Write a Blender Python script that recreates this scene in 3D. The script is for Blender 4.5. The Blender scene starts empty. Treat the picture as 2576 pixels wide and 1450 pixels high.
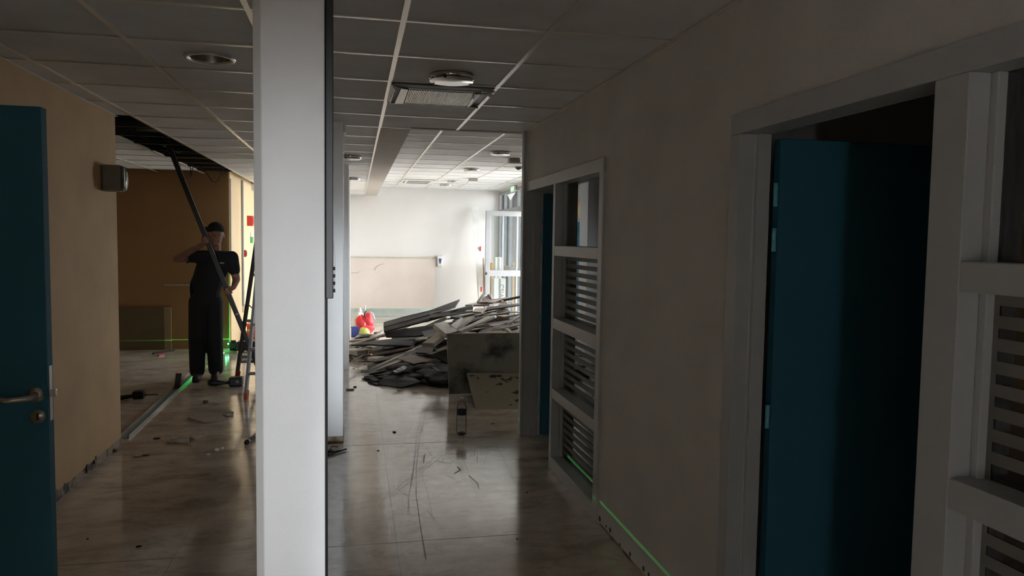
import bpy, bmesh, math, random
from mathutils import Vector, Matrix
import numpy as np
random.seed(7)
PI = math.pi
# ------------------------------------------------------------------ camera
F, YAW, PITCH, ROLL, CZ = 1871.8, .2082, .0640, .0147, 1.634
W, H = 2576, 1450
CE = 2.527            # corridor ceiling
HC = 2.70             # hall ceiling
YB = 15.9             # far wall
XH = 3.05             # glazed side wall of the hall
sc = bpy.context.scene
col = sc.collection
cy, sy, cp, sp = math.cos(YAW), math.sin(YAW), math.cos(PITCH), math.sin(PITCH)
fw = Vector((sy*cp, cy*cp, -sp)); r0 = Vector((cy, -sy, 0)); u0 = r0.cross(fw)
rt = math.cos(ROLL)*r0 + math.sin(ROLL)*u0
up = -math.sin(ROLL)*r0 + math.cos(ROLL)*u0
cam_d = bpy.data.cameras.new('camera'); cam = bpy.data.objects.new('camera', cam_d); col.objects.link(cam)
M = Matrix((rt, up, -fw)).transposed().to_4x4(); M.translation = (0, 0, CZ)
cam.matrix_world = M
cam_d.sensor_fit = 'HORIZONTAL'; cam_d.sensor_width = 36; cam_d.lens = F/W*36; cam_d.clip_start = .02
sc.camera = cam
def ray(x, y): return rt*((x-W/2)/F) + up*(-(y-H/2)/F) + fw
def at(x, y, Y):  v = ray(x, y); return Vector((0, 0, CZ)) + v*(Y/v.y)
def fl(x, y, z=0): v = ray(x, y); return Vector((0, 0, CZ)) + v*((z-CZ)/v.z)
# ------------------------------------------------------------------ view, world, lights
sc.view_settings.view_transform = 'Standard'; sc.view_settings.look = 'None'
sc.view_settings.exposure = 0.0; sc.view_settings.gamma = 1; sc.view_settings.use_curve_mapping = False
sc.cycles.max_bounces = 14; sc.cycles.diffuse_bounces = 7; sc.cycles.glossy_bounces = 5
sc.cycles.transmission_bounces = 8; sc.cycles.transparent_max_bounces = 16
sc.cycles.sample_clamp_indirect = 6; sc.cycles.use_denoising = True
w = bpy.data.worlds.new('sky'); sc.world = w; w.use_nodes = True
bg = w.node_tree.nodes['Background']; bg.inputs[0].default_value = (.97, .98, 1, 1); bg.inputs[1].default_value = 21.0
def area(name, loc, rot, sx, sy_, power=0, color=(1, 1, 1), portal=False, spread=PI):
    d = bpy.data.lights.new(name, 'AREA'); d.shape = 'RECTANGLE'; d.size = sx; d.size_y = sy_
    d.energy = power; d.color = color; d.spread = spread
    o = bpy.data.objects.new(name, d); col.objects.link(o); o.location = loc; o.rotation_euler = rot
    d.cycles.is_portal = portal
    return o
def aim(o, tgt):
    v = Vector(tgt) - o.location; o.rotation_euler = v.to_track_quat('-Z', 'Z').to_euler()
area('window_portal', (XH+.12, (11.1+YB)/2, 1.32), (0, PI/2, 0), 2.64, YB-11.1, portal=True)
# lamp standing in for daylight from behind, plus a beam added for one pillar
a1 = area('pillar_fill_light', (.15, -3.4, 1.12), (0, 0, 0), .35, 1.9, 2.5, (.93, .96, 1), spread=math.radians(13)); aim(a1, (-.22, 2.5, 1.05))
a2 = area('pillar_fill_light', (.42, -3.5, .9), (0, 0, 0), .10, 1.5, .9, (.82, .91, 1), spread=math.radians(5)); aim(a2, (-.10, 6, .9))  # narrow beam added to brighten the second pillar, no real source
# ------------------------------------------------------------------ materials
def nt(name):
    m = bpy.data.materials.new(name); m.use_nodes = True
    return m, m.node_tree.nodes, m.node_tree.links, m.node_tree.nodes['Principled BSDF']
def mat(name, c, rough=.6, metal=0, var=.06, scale=6, bump=0, bscale=60, spec=.5, c2=None, thr=None, detail=4, stretch=None):
    m, n, l, b = nt(name)
    tc = n.new('ShaderNodeTexCoord'); mp = n.new('ShaderNodeMapping'); l.new(tc.outputs['Object'], mp.inputs[0])
    if stretch: mp.inputs['Scale'].default_value = stretch
    nz = n.new('ShaderNodeTexNoise'); nz.inputs['Scale'].default_value = scale; nz.inputs['Detail'].default_value = detail
    l.new(mp.outputs[0], nz.inputs[0])
    cr = n.new('ShaderNodeValToRGB')
    if c2 is None:
        a = [max(0, x*(1-var)) for x in c]; d = [min(1, x*(1+var)) for x in c]
    else: a, d = c2, c
    lo, hi = thr if thr else (.35, .65)
    cr.color_ramp.elements[0].position = lo; cr.color_ramp.elements[1].position = hi
    cr.color_ramp.elements[0].color = (*a, 1); cr.color_ramp.elements[1].color = (*d, 1)
    l.new(nz.outputs[0], cr.inputs[0]); l.new(cr.outputs[0], b.inputs['Base Color'])
    b.inputs['Roughness'].default_value = rough; b.inputs['Metallic'].default_value = metal
    b.inputs['Specular IOR Level'].default_value = spec
    if bump:
        n2 = n.new('ShaderNodeTexNoise'); n2.inputs['Scale'].default_value = bscale; n2.inputs['Detail'].default_value = 3
        l.new(mp.outputs[0], n2.inputs[0])
        bp = n.new('ShaderNodeBump'); bp.inputs['Strength'].default_value = bump; bp.inputs['Distance'].default_value = .01
        l.new(n2.outputs[0], bp.inputs['Height']); l.new(bp.outputs[0], b.inputs['Normal'])
    return m
def emis(name, c, s):
    m, n, l, b = nt(name); b.inputs['Base Color'].default_value = (*c, 1)
    b.inputs['Emission Color'].default_value = (*c, 1); b.inputs['Emission Strength'].default_value = s
    return m
def glassmat(name, tint=(1, 1, 1), ior=1.45, rough=0.0):
    m, n, l, b = nt(name); n.remove(b); out = n['Material Output']
    tr = n.new('ShaderNodeBsdfTransparent'); tr.inputs[0].default_value = (*tint, 1)
    gl = n.new('ShaderNodeBsdfGlossy'); gl.inputs['Roughness'].default_value = rough
    fr = n.new('ShaderNodeFresnel'); fr.inputs[0].default_value = ior
    mx = n.new('ShaderNodeMixShader'); l.new(fr.outputs[0], mx.inputs[0]); l.new(tr.outputs[0], mx.inputs[1]); l.new(gl.outputs[0], mx.inputs[2])
    l.new(mx.outputs[0], out.inputs[0]); return m
WHITE = mat('white_paint', (.80, .80, .78), .55, bump=.15, bscale=300)
PILLAR = mat('pillar_paint', (.80, .80, .79), .5, bump=.12, bscale=250, var=.02)
HALLW = mat('hall_wall_paint', (.68, .665, .66), .6, var=.02, scale=1.5)
BEIGE = mat('beige_wallcovering', (.63, .625, .60), .7, bump=.35, bscale=220, var=.05, scale=3)
ORANGE = mat('orange_wallcovering', (.56, .38, .20), .75, bump=.35, bscale=220, var=.07, scale=2.5)
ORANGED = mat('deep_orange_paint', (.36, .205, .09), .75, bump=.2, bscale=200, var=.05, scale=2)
YELLOW = mat('yellow_paint', (.72, .55, .33), .65, var=.03, scale=2)
TILE = mat('ceiling_tile_board', (.76, .78, .80), .9, var=.05, scale=3, bump=.2, bscale=400)
RUNNER = mat('runner_enamel', (.84, .82, .78), .33, metal=.75, var=.02)
DARKMETAL = mat('galvanised_dark', (.075, .075, .07), .4, metal=.3)
SOFFIT = mat('plaster_soffit', (.50, .47, .44), .8, var=.04)
SOFFITD = mat('brown_back_wall', (.22, .20, .17), .8)
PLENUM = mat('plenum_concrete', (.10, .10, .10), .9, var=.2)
FRAME = mat('frame_paint', (.43, .45, .46), .4, var=.02)
DOORBLUE = mat('blue_door_laminate', (.034, .14, .205), .7, spec=.2, var=.04, scale=2)
HINGEBLUE = mat('blue_hinge_paint', (.12, .48, .62), .35)
ALU = mat('grey_aluminium', (.26, .27, .28), .4, metal=.2)
STEEL = mat('brushed_steel', (.55, .53, .50), .28, metal=.95, scale=30)
CHROME = mat('chrome', (.75, .75, .75), .1, metal=1)
BLACK = mat('black_plastic', (.015, .015, .016), .45)
BLACKR = mat('black_rubber', (.02, .02, .02), .8)
RED = mat('red_plastic', (.55, .03, .02), .4)
REDBAG = mat('red_woven_bag', (.75, .04, .05), .5, bump=.8, bscale=12)
ORANGEP = mat('orange_plastic', (.60, .12, .04), .5)
GREENP = mat('green_plastic', (.05, .35, .08), .5)
WHITEP = mat('white_plastic', (.75, .75, .73), .35)
GREYP = mat('grey_plastic', (.30, .29, .27), .5)
BLUEP = mat('blue_plastic', (.03, .06, .30), .4)
YELLOWP = mat('lime_plastic', (.45, .50, .12), .5)
DEVGREEN = mat('laser_green_case', (.02, .10, .05), .4)
PLASTERBOARD = mat('plasterboard_face', (.62, .55, .51), .8, var=.04, scale=2)
SKIRT = mat('grey_skirting', (.70, .75, .76), .5)
SCUFF = mat('raw_plaster', (.36, .30, .23), .9, c2=(.08, .06, .05), thr=(.40, .55), scale=9)
GLUE = mat('brown_glue', (.10, .05, .03), .8, var=.4, scale=40)
PALE = mat('pale_board_face', (.47, .44, .38), .75, var=.12, scale=5, bump=.2)
PALE2 = mat('warm_board_face', (.44, .37, .31), .75, var=.15, scale=6)
TANB = mat('tan_hardboard', (.34, .26, .17), .8, var=.15)
ORNB = mat('rust_hardboard', (.42, .20, .10), .75, var=.1)
BROWNB = mat('brown_sheet', (.20, .155, .13), .7, var=.2, scale=4, bump=.2, bscale=20)
DARKB = mat('dark_board', (.055, .05, .048), .65, var=.35, scale=4)
DARKB2 = mat('charcoal_board', (.09, .085, .08), .6, var=.3, scale=4)
BLACKB = mat('black_sheeting', (.014, .014, .015), .65, var=.3, bump=.6, bscale=9)
STAINED = mat('stained_panel', (.23, .225, .195), .7, c2=(.035, .035, .035), thr=(.36, .50), scale=3.2, detail=6)
STAINED2 = mat('blotched_panel', (.33, .30, .22), .7, c2=(.03, .027, .022), thr=(.33, .37), scale=7, detail=2, stretch=(1, 1, 2.2))
WHITEB = mat('white_trim_strip', (.80, .80, .80), .4)
PRINT = mat('printed_strip', (.62, .60, .55), .5, c2=(.05, .03, .02), thr=(.46, .48), scale=26, detail=1)
RUB = mat('rubble_plaster', (.36, .32, .26), .9, var=.35, scale=12, bump=.5, bscale=30)
SKIN = mat('skin', (.30, .15, .10), .55, var=.1, scale=20)
SHIRT = mat('black_cotton', (.012, .012, .013), .85, bump=.3, bscale=40)
TROUS = mat('black_work_trousers', (.010, .010, .011), .85, bump=.4, bscale=30)
SHOE = mat('shoe_leather', (.02, .018, .017), .5)
CARD = mat('tan_cardboard', (.62, .42, .20), .8)
GROUND = mat('outside_paving', (.50, .49, .46), .9)
GLASS = glassmat('clear_pane_glass', (.93, .96, .96), 1.45)
GLASSD = glassmat('side_light_glass', (.75, .78, .78), 2.3)
PET = glassmat('bottle_plastic', (.96, .98, .98), 1.14, .05)
FILM = mat('frosted_film', (.19, .185, .17), .6)
LABELB = mat('blue_bottle_label', (.02, .03, .10), .4)
EXITG = emis('exit_sign_face', (.55, .9, .65), .6)
LASERDOT = emis('laser_window', (.15, 1, .5), 25)
# floor: scuffed vinyl
def floor_mat():
    m, n, l, b = nt('scuffed_vinyl')
    tc = n.new('ShaderNodeTexCoord')
    def noise(scale, detail, st, rough=.6, dist=0):
        mp = n.new('ShaderNodeMapping'); mp.inputs['Scale'].default_value = st; l.new(tc.outputs['Object'], mp.inputs[0])
        z = n.new('ShaderNodeTexNoise'); z.inputs['Scale'].default_value = scale; z.inputs['Detail'].default_value = detail
        z.inputs['Roughness'].default_value = rough; z.inputs['Distortion'].default_value = dist
        l.new(mp.outputs[0], z.inputs[0]); return z
    def ramp(src, pts):
        r = n.new('ShaderNodeValToRGB'); e = r.color_ramp.elements
        while len(e) < len(pts): e.new(.5)
        for i, (p, c) in enumerate(pts): e[i].position = p; e[i].color = (*c, 1)
        l.new(src.outputs[0], r.inputs[0]); return r
    base = ramp(noise(2.2, 6, (1, 1.6, 1), .65), [(.35, (.46, .40, .33)), (.5, (.64, .57, .49)), (.68, (.77, .70, .61))])
    smear = ramp(noise(4, 9, (.9, 1.9, 1), .78, .5), [(.36, (.66, .64, .62)), (.50, (1, 1, 1))])
    speck = ramp(noise(30, 3, (1, 2, 1), .6), [(.27, (.45, .42, .40)), (.34, (1, 1, 1))])
    m1 = n.new('ShaderNodeMixRGB'); m1.blend_type = 'MULTIPLY'; m1.inputs[0].default_value = .9
    l.new(base.outputs[0], m1.inputs[1]); l.new(smear.outputs[0], m1.inputs[2])
    m2 = n.new('ShaderNodeMixRGB'); m2.blend_type = 'MULTIPLY'; m2.inputs[0].default_value = .8
    l.new(m1.outputs[0], m2.inputs[1]); l.new(speck.outputs[0], m2.inputs[2])
    l.new(m2.outputs[0], b.inputs['Base Color'])
    rr = ramp(noise(3, 5, (1, 2.2, 1), .7), [(.35, (.07,)*3), (.7, (.19,)*3)])
    l.new(rr.outputs[0], b.inputs['Roughness'])
    bp = n.new('ShaderNodeBump'); bp.inputs['Strength'].default_value = .16; bp.inputs['Distance'].default_value = .004; b.inputs['IOR'].default_value = 2.25
    l.new(noise(9, 5, (1, 1.6, 1), .6).outputs[0], bp.inputs['Height']); l.new(bp.outputs[0], b.inputs['Normal'])
    return m
FLOOR = floor_mat()
SCRATCH = mat('scratch_dirt', (.17, .15, .125), .7, var=.4, scale=20)
# ------------------------------------------------------------------ mesh helpers
class MB:
    def __init__(s): s.v = []; s.f = []; s.sm = []
    def add(s, vs, fs, smooth=False):
        o = len(s.v); s.v += [tuple(v) for v in vs]; s.f += [tuple(i+o for i in f) for f in fs]; s.sm += [smooth]*len(fs); return s
    def box(s, x0, x1, y0, y1, z0, z1, Mx=None):
        vs = [Vector((x, y, z)) for z in (z0, z1) for y in (y0, y1) for x in (x0, x1)]
        if Mx is not None: vs = [Mx @ v for v in vs]
        return s.add(vs, [(0, 2, 3, 1), (4, 5, 7, 6), (0, 1, 5, 4), (2, 6, 7, 3), (0, 4, 6, 2), (1, 3, 7, 5)])
    def slab(s, pts, t, d=None):
        pts = [Vector(p) for p in pts]; n = Vector((0, 0, 0)); c = sum(pts, Vector())/len(pts)
        for i in range(len(pts)): n += (pts[i]-c).cross(pts[(i+1) % len(pts)]-c)
        n.normalize()
        if n.dot(Vector((0, 0, CZ))-c) < 0: n = -n; pts = pts[::-1]
        lo = [p-n*t for p in pts]; k = len(pts)
        return s.add(pts+lo, [tuple(range(k)), tuple(range(2*k-1, k-1, -1))]+[(i, i+k, (i+1) % k+k, (i+1) % k) for i in range(k)])
    def tube(s, pts, r, n=8, cap=True, smooth=True):
        pts = [Vector(p) for p in pts]; rs = r if isinstance(r, (list, tuple)) else [r]*len(pts); vs = []; fs = []
        for i, p in enumerate(pts):
            d = (pts[min(i+1, len(pts)-1)]-pts[max(i-1, 0)]).normalized()
            a = d.orthogonal().normalized() if i == 0 else (pa - d*pa.dot(d)).normalized()
            pa = a; b_ = d.cross(a)
            vs += [p + (a*math.cos(2*PI*k/n)+b_*math.sin(2*PI*k/n))*rs[i] for k in range(n)]
        for i in range(len(pts)-1):
            fs += [(i*n+k, i*n+(k+1) % n, (i+1)*n+(k+1) % n, (i+1)*n+k) for k in range(n)]
        if cap: fs += [tuple(range(n-1, -1, -1)), tuple((len(pts)-1)*n+k for k in range(n))]
        return s.add(vs, fs, smooth)
    def lathe(s, prof, c=(0, 0, 0), n=24, axis='z', smooth=True):
        c = Vector(c); vs = []; fs = []
        for (r, z) in prof:
            for k in range(n):
                a = 2*PI*k/n; v = Vector((r*math.cos(a), r*math.sin(a), z))
                if axis == 'x': v = Vector((z, v.x, v.y))
                if axis == 'y': v = Vector((v.x, z, v.y))
                vs.append(c+v)
        for i in range(len(prof)-1): fs += [(i*n+k, i*n+(k+1) % n, (i+1)*n+(k+1) % n, (i+1)*n+k) for k in range(n)]
        return s.add(vs, fs, smooth)
    def bar(s, a, b, wx, wy, upv=(0, 0, 1)):
        a, b = Vector(a), Vector(b); d = (b-a); L = d.length; d.normalize(); x = d.cross(Vector(upv))
        if x.length < 1e-4: x = Vector((1, 0, 0))
        x.normalize(); y = x.cross(d).normalized()
        vs = [p + x*sx*wx/2 + y*sy_*wy/2 for p in (a, b) for sx, sy_ in ((-1, -1), (1, -1), (1, 1), (-1, 1))]
        return s.add(vs, [(0, 3, 2, 1), (4, 5, 6, 7), (0, 1, 5, 4), (1, 2, 6, 5), (2, 3, 7, 6), (3, 0, 4, 7)])
    def build(s, name, m, parent=None, bevel=0, origin=None):
        me = bpy.data.meshes.new(name)
        vs = s.v
        if origin is None and parent is None and vs:
            a = np.array(vs); origin = ((a[:, 0].min()+a[:, 0].max())/2, (a[:, 1].min()+a[:, 1].max())/2, a[:, 2].min())
        if origin is not None and parent is None: vs = [(v[0]-origin[0], v[1]-origin[1], v[2]-origin[2]) for v in vs]
        elif parent is not None:
            q = wloc(parent); vs = [(v[0]-q[0], v[1]-q[1], v[2]-q[2]) for v in vs]
        me.from_pydata(vs, [], s.f); me.polygons.foreach_set('use_smooth', s.sm); me.update()
        bm = bmesh.new(); bm.from_mesh(me); bmesh.ops.recalc_face_normals(bm, faces=bm.faces); bm.to_mesh(me); bm.free()
        me.materials.append(m)
        o = bpy.data.objects.new(name, me); col.objects.link(o)
        if parent is not None: o.parent = parent
        elif origin is not None: o.location = origin
        if bevel:
            b = o.modifiers.new('bevel', 'BEVEL'); b.width = bevel; b.segments = 2; b.limit_method = 'ANGLE'
        return o
def wloc(o):
    p = Vector((0, 0, 0))
    while o is not None: p = p + o.location; o = o.parent
    return p
def tag(o, label=None, cat=None, group=None, kind=None):
    if label: o['label'] = label
    if cat: o['category'] = cat
    if group: o['group'] = group
    if kind: o['kind'] = kind
    return o
def empty(name, loc, label=None, cat=None, group=None, kind=None):
    o = bpy.data.objects.new(name, None); col.objects.link(o); o.location = loc; o.empty_display_size = .1
    return tag(o, label, cat, group, kind)
def struct(o): o['kind'] = 'structure'; return o
def linkmesh(name, me, parent, loc, mod=None):
    o = bpy.data.objects.new(name, me); col.objects.link(o); o.parent = parent; o.location = loc; return o
def copy_tree(o, parent=None):
    c = o.copy(); col.objects.link(c); c.parent = parent
    for ch in list(o.children): copy_tree(ch, c)
    return c
# ------------------------------------------------------------------ shell
fl_o = struct(MB().box(-5.4, 6, -5, 17, -.1, 0).build('floor', FLOOR, origin=(0, 0, 0)))
def scratch_line(pts, wd, name='scratch', m=SCRATCH):
    pts = [fl(x, y) for x, y in pts]; vs = []; fs = []
    for i, p in enumerate(pts):
        d = (pts[min(i+1, len(pts)-1)]-pts[max(i-1, 0)]); d.z = 0; d.normalize(); nn = Vector((-d.y, d.x, 0))*wd/2
        vs += [p+nn+Vector((0, 0, .0008)), p-nn+Vector((0, 0, .0008))]
    fs = [(2*i, 2*i+1, 2*i+3, 2*i+2) for i in range(len(pts)-1)]
    return MB().add(vs, fs).build(name, m, fl_o)
for pts, wd in (([(1075, 1025), (1057, 1090), (1047, 1180), (1047, 1250), (1060, 1340), (1072, 1410)], .006),
                ([(1057, 1050), (1046, 1110), (1040, 1180), (1030, 1240), (1026, 1290)], .004),
                ([(1064, 1030), (1054, 1080), (1043, 1160), (1034, 1230)], .003),
                ([(1148, 1110), (1060, 1178), (975, 1250)], .004), ([(1150, 1118), (1066, 1183), (985, 1250)], .003),
                ([(1092, 1160), (1133, 1167), (1142, 1158)], .01), ([(1068, 1145), (1065, 1165)], .012),
                ([(1165, 1090), (1165, 1120)], .006), ([(1195, 1125), (1194, 1148)], .006), ([(1201, 1145), (1200, 1168)], .008),
                ([(1180, 1198), (1200, 1215), (1205, 1230)], .010), ([(1150, 1175), (1158, 1183), (1143, 1192)], .018),
                ([(1110, 1055), (1160, 1140), (1200, 1250)], .003), ([(1220, 1060), (1298, 1220)], .003),
                ([(1060, 1190), (1080, 1260), (1090, 1310)], .003), ([(1110, 1130), (1115, 1165)], .004)):
    scratch_line(pts, wd*.55)
for k in range(14):
    x = random.uniform(900, 1280); y = random.uniform(1040, 1330); dx = random.gauss(0, 35); dy = random.uniform(8, 60)
    scratch_line([(x, y), (x+dx*.5+random.gauss(0, 2), y+dy*.5), (x+dx, y+dy)], .0018)
SEAM = mat('vinyl_seam', (.26, .235, .20), .5)
for x in (.22, -.9): MB().box(x-.0009, x+.0009, -4, 8.3, .0002, .001).build('seam', SEAM, fl_o)
for y in (2.0, 3.95, 5.9): MB().box(-1.78, 1.38, y-.0008, y+.0008, .0002, .001).build('seam', SEAM, fl_o)
MB().box(XH+.2, 25, -2, 30, -.2, -.12).build('outside_ground', GROUND)['kind'] = 'structure'
TOP = 3.2
def S(name, m, *boxes):
    b = MB()
    for q in boxes: b.box(*q)
    return struct(b.build(name, m))
WX = 1.386
wr = S('wall_right', BEIGE, (WX, WX+.1, -4.2, .55, 0, TOP), (WX, WX+.1, .55, 2.585, 2.1, TOP), (WX, WX+.1, 2.585, 4.05, 0, TOP),
       (WX, WX+.1, 4.05, 6.05, 2.1, TOP))
wl = S('wall_left', ORANGE, (-1.88, -1.78, -4.2, 6.2, .06, TOP))
MB().box(-1.875, -1.781, 2.6, 6.19, 0, .06).build('torn_skirting_line', SCUFF, wl)
S('wall_back', SOFFITD, (-1.9, -1.45, -4.3, -4.2, 0, TOP), (-.3, 1.5, -4.3, -4.2, 0, TOP), (-1.45, -.3, -4.3, -4.2, 2.1, TOP), (-1.6, 0, -5.2, -5.1, 0, TOP))
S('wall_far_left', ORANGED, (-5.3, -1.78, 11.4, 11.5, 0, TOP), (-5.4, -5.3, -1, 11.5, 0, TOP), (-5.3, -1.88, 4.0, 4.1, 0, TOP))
wy = S('wall_yellow', YELLOW, (-1.88, -1.78, 11.5, YB, 0, TOP))
wb = S('wall_far', HALLW, (-1.88, XH+.1, YB, YB+.1, 0, TOP))
S('wall_hall_right', HALLW, (XH, XH+.1, 6.05, 11.1, 0, TOP), (XH, XH+.1, 11.1, YB, 2.66, TOP))
S('wall_room_right', WHITE, (WX+.1, XH+2, 6.0, 6.1, 0, TOP), (WX+.1, XH+2, 3.2, 3.3, 0, TOP), (XH+2, XH+2.1, -1, 6.1, 0, TOP), (WX+.1, XH+2, -.5, -.4, 0, TOP))
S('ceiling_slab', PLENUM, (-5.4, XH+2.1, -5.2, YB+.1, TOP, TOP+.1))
# far wall trim
sk = struct(MB().box(-.3, 2.55, YB-.012, YB, .0, .15).build('baseboard_far', SKIRT))
# joinery of low room ceiling inside side rooms
S('ceiling_side_room', SOFFIT, (WX+.1, XH+2, -.4, 6.0, 2.45, 2.5))
# ------------------------------------------------------------------ ceilings: tiles and grid
ceil = struct(empty('ceiling', (0, 0, CE)))
RX = [-1.64, -1.03, -.415, .193, .812]
Y0 = 3.147; YS = [Y0+.6*k for k in range(-12, 22)]
def tile_mesh(wx, wy):
    me = bpy.data.meshes.new('tile'); b = MB().box(-wx/2, wx/2, -wy/2, wy/2, .0, .016)
    me.from_pydata(b.v, [], b.f); me.materials.append(TILE); return me
tcache = {}
def put_tile(x0, x1, y0, y1, parent, jitter=True):
    k = (round(x1-x0, 2), round(y1-y0, 2))
    if k not in tcache: tcache[k] = tile_mesh(x1-x0-.012, y1-y0-.010)
    o = linkmesh('tile', tcache[k], parent, ((x0+x1)/2, (y0+y1)/2, .0035+random.uniform(-.0008, .0008)))
    if jitter: o.rotation_euler = (random.gauss(0, .0012), random.gauss(0, .0012), 0)
    return o
cols_ = list(zip(RX[:-1], RX[1:]))+[(RX[-1], WX)]
vent_cell = (.193, .812, YS[12+2], YS[12+3])
for j in range(len(YS)-1):
    y0, y1 = YS[j], YS[j+1]
    if y0 < .4 or y1 > YB+.15: continue
    y1 = min(y1, YB)
    for (x0, x1) in cols_:
        if y0 > 6.1 and x0 > .1: continue
        if abs(x0-.193) < .01 and abs(y0-(Y0+1.2)) < .02: continue
        if -.5 < x0 < -.4 and abs(y0-Y0) < -.1: continue
        put_tile(x0, x1, y0, y1, ceil)
    if y0 < 6.1: put_tile(-1.78, -1.64, y0, y1, ceil)     # cut tiles by the wall
    if y0 > 4.0 and y1 < 11.5:                            # side room, beyond the gap
        for x0 in (-2.73, -3.34, -3.95, -4.56, -5.17):
            if y0 > 6.1 or True: put_tile(x0, x0+.61, y0, y1, ceil)
for x in RX:
    y1 = YB if x < .25 else 6.14
    MB().box(x-.012, x+.012, .4, y1, CE-.003, CE+.003).box(x-.001, x+.001, .4, y1, CE+.003, CE+.035).build('runner', RUNNER, ceil)
for x in (-2.12, -2.73, -3.34, -3.95): MB().box(x-.012, x+.012, 6.2, 11.4, CE-.003, CE+.003).build('runner', RUNNER, ceil)
for j, y in enumerate(YS):
    if y < .4 or y > YB: continue
    x1 = WX if y < 6.2 else .193
    MB().box(-1.78 if y < 6.14 else -1.64, x1, y-.010, y+.010, CE-.002, CE+.003).build('cross_bar', RUNNER, ceil)
    if 6.2 < y < 11.4:
        MB().box(-5.2, -2.12, y-.008, y+.008, CE-.002, CE+.003).build('cross_bar', RUNNER, ceil)
        MB().box(-2.12, -1.64, y-.012, y+.012, CE-.002, CE+.004).box(-2.12, -1.64, y-.002, y+.002, CE+.004, CE+.04).build('bare_cross_bar', DARKMETAL, ceil)
# wall angle
MB().box(WX-.022, WX, .4, 6.05, CE-.003, CE).build('wall_angle', RUNNER, ceil)
MB().box(-1.78, -1.758, .4, 6.2, CE-.003, CE).build('wall_angle', RUNNER, ceil)
# plastered soffit beam along the hall
sof = S('ceiling_soffit', SOFFIT, (.20, .44, 6.16, YB, CE-.004, HC+.1), (.44, 3.05, 6.10, 6.16, CE-.004, HC+.1))
# hall ceiling
hall = struct(empty('ceiling_hall', (0, 0, HC)))
HX = [.44, .828, 1.459, 2.09, 2.72, XH]
HY = [6.16+.6*k+.35 for k in range(-1, 17)]
for j in range(len(HY)-1):
    for i in range(len(HX)-1):
        if HY[j] < YB: put_tile(HX[i], HX[i+1], max(HY[j], 6.16), min(HY[j+1], YB), hall)
for x in HX[1:-1]: MB().box(x-.013, x+.013, 6.16, YB, HC-.003, HC+.003).build('runner', RUNNER, hall)
for y in HY:
    if y < YB: MB().box(.44, XH, y-.008, y+.008, HC-.002, HC+.003).build('cross_bar', RUNNER, hall)
# ------------------------------------------------------------------ pillars
def pillar(x0, x1, y0, y1, name='pillar', ch=.028, base=False):
    b = MB()
    P_ = [(x0+ch, y0), (x1, y0), (x1, y1), (x0, y1), (x0, y0+ch)]
    vs = [(x, y, 0) for x, y in P_]+[(x, y, CE+.05) for x, y in P_]
    b.add(vs, [(0, 1, 2, 3, 4), (9, 8, 7, 6, 5)]+[(i, (i+1) % 5, (i+1) % 5+5, i+5) for i in range(5)])
    o = struct(b.build(name, PILLAR, bevel=.003))
    return o
p1 = pillar(-.322, -.098, 2.52, 2.74)
p2 = pillar(-.40, -.092, 6.0, 6.34)
p3 = pillar(-.40, -.076, 9.4, 9.75)
p4 = pillar(-.40, -.078, 12.0, 12.3)
MB().box(-.402, -.090, 5.997, 6.343, 0, .055).build('bare_plaster_base', SCUFF, p2)
# dark brown sheet over the right side of first pillar and black strip hanging on it
MB().box(-.0985, -.0965, 2.525, 2.738, 0, CE).build('side_face', mat('brown_side', (.07, .06, .055), .8), p1)
st = empty('cable_cover_strip', (-.09, 2.6, 1.43), 'black cable strip hanging down the right side of the white pillar', 'strip')
MB().box(-.0962, -.072, 2.56, 2.60, 1.43, CE).build('channel', BLACK, st, bevel=.002)
for i in range(4): MB().box(-.075, -.066, 2.565, 2.595, 1.45+i*.025, 1.46+i*.025).build('clip', BLACKR, st)
MB().tube([(-.075, 2.6, 1.62), (-.070, 2.6, 1.55), (-.073, 2.6, 1.46)], .004).build('loose_cable', WHITEP, st)
# bracket on second pillar top
b = MB().box(-.09, -.07, 6.02, 6.30, CE-.07, CE-.0).build('bracket', WHITEP, p2)
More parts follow.
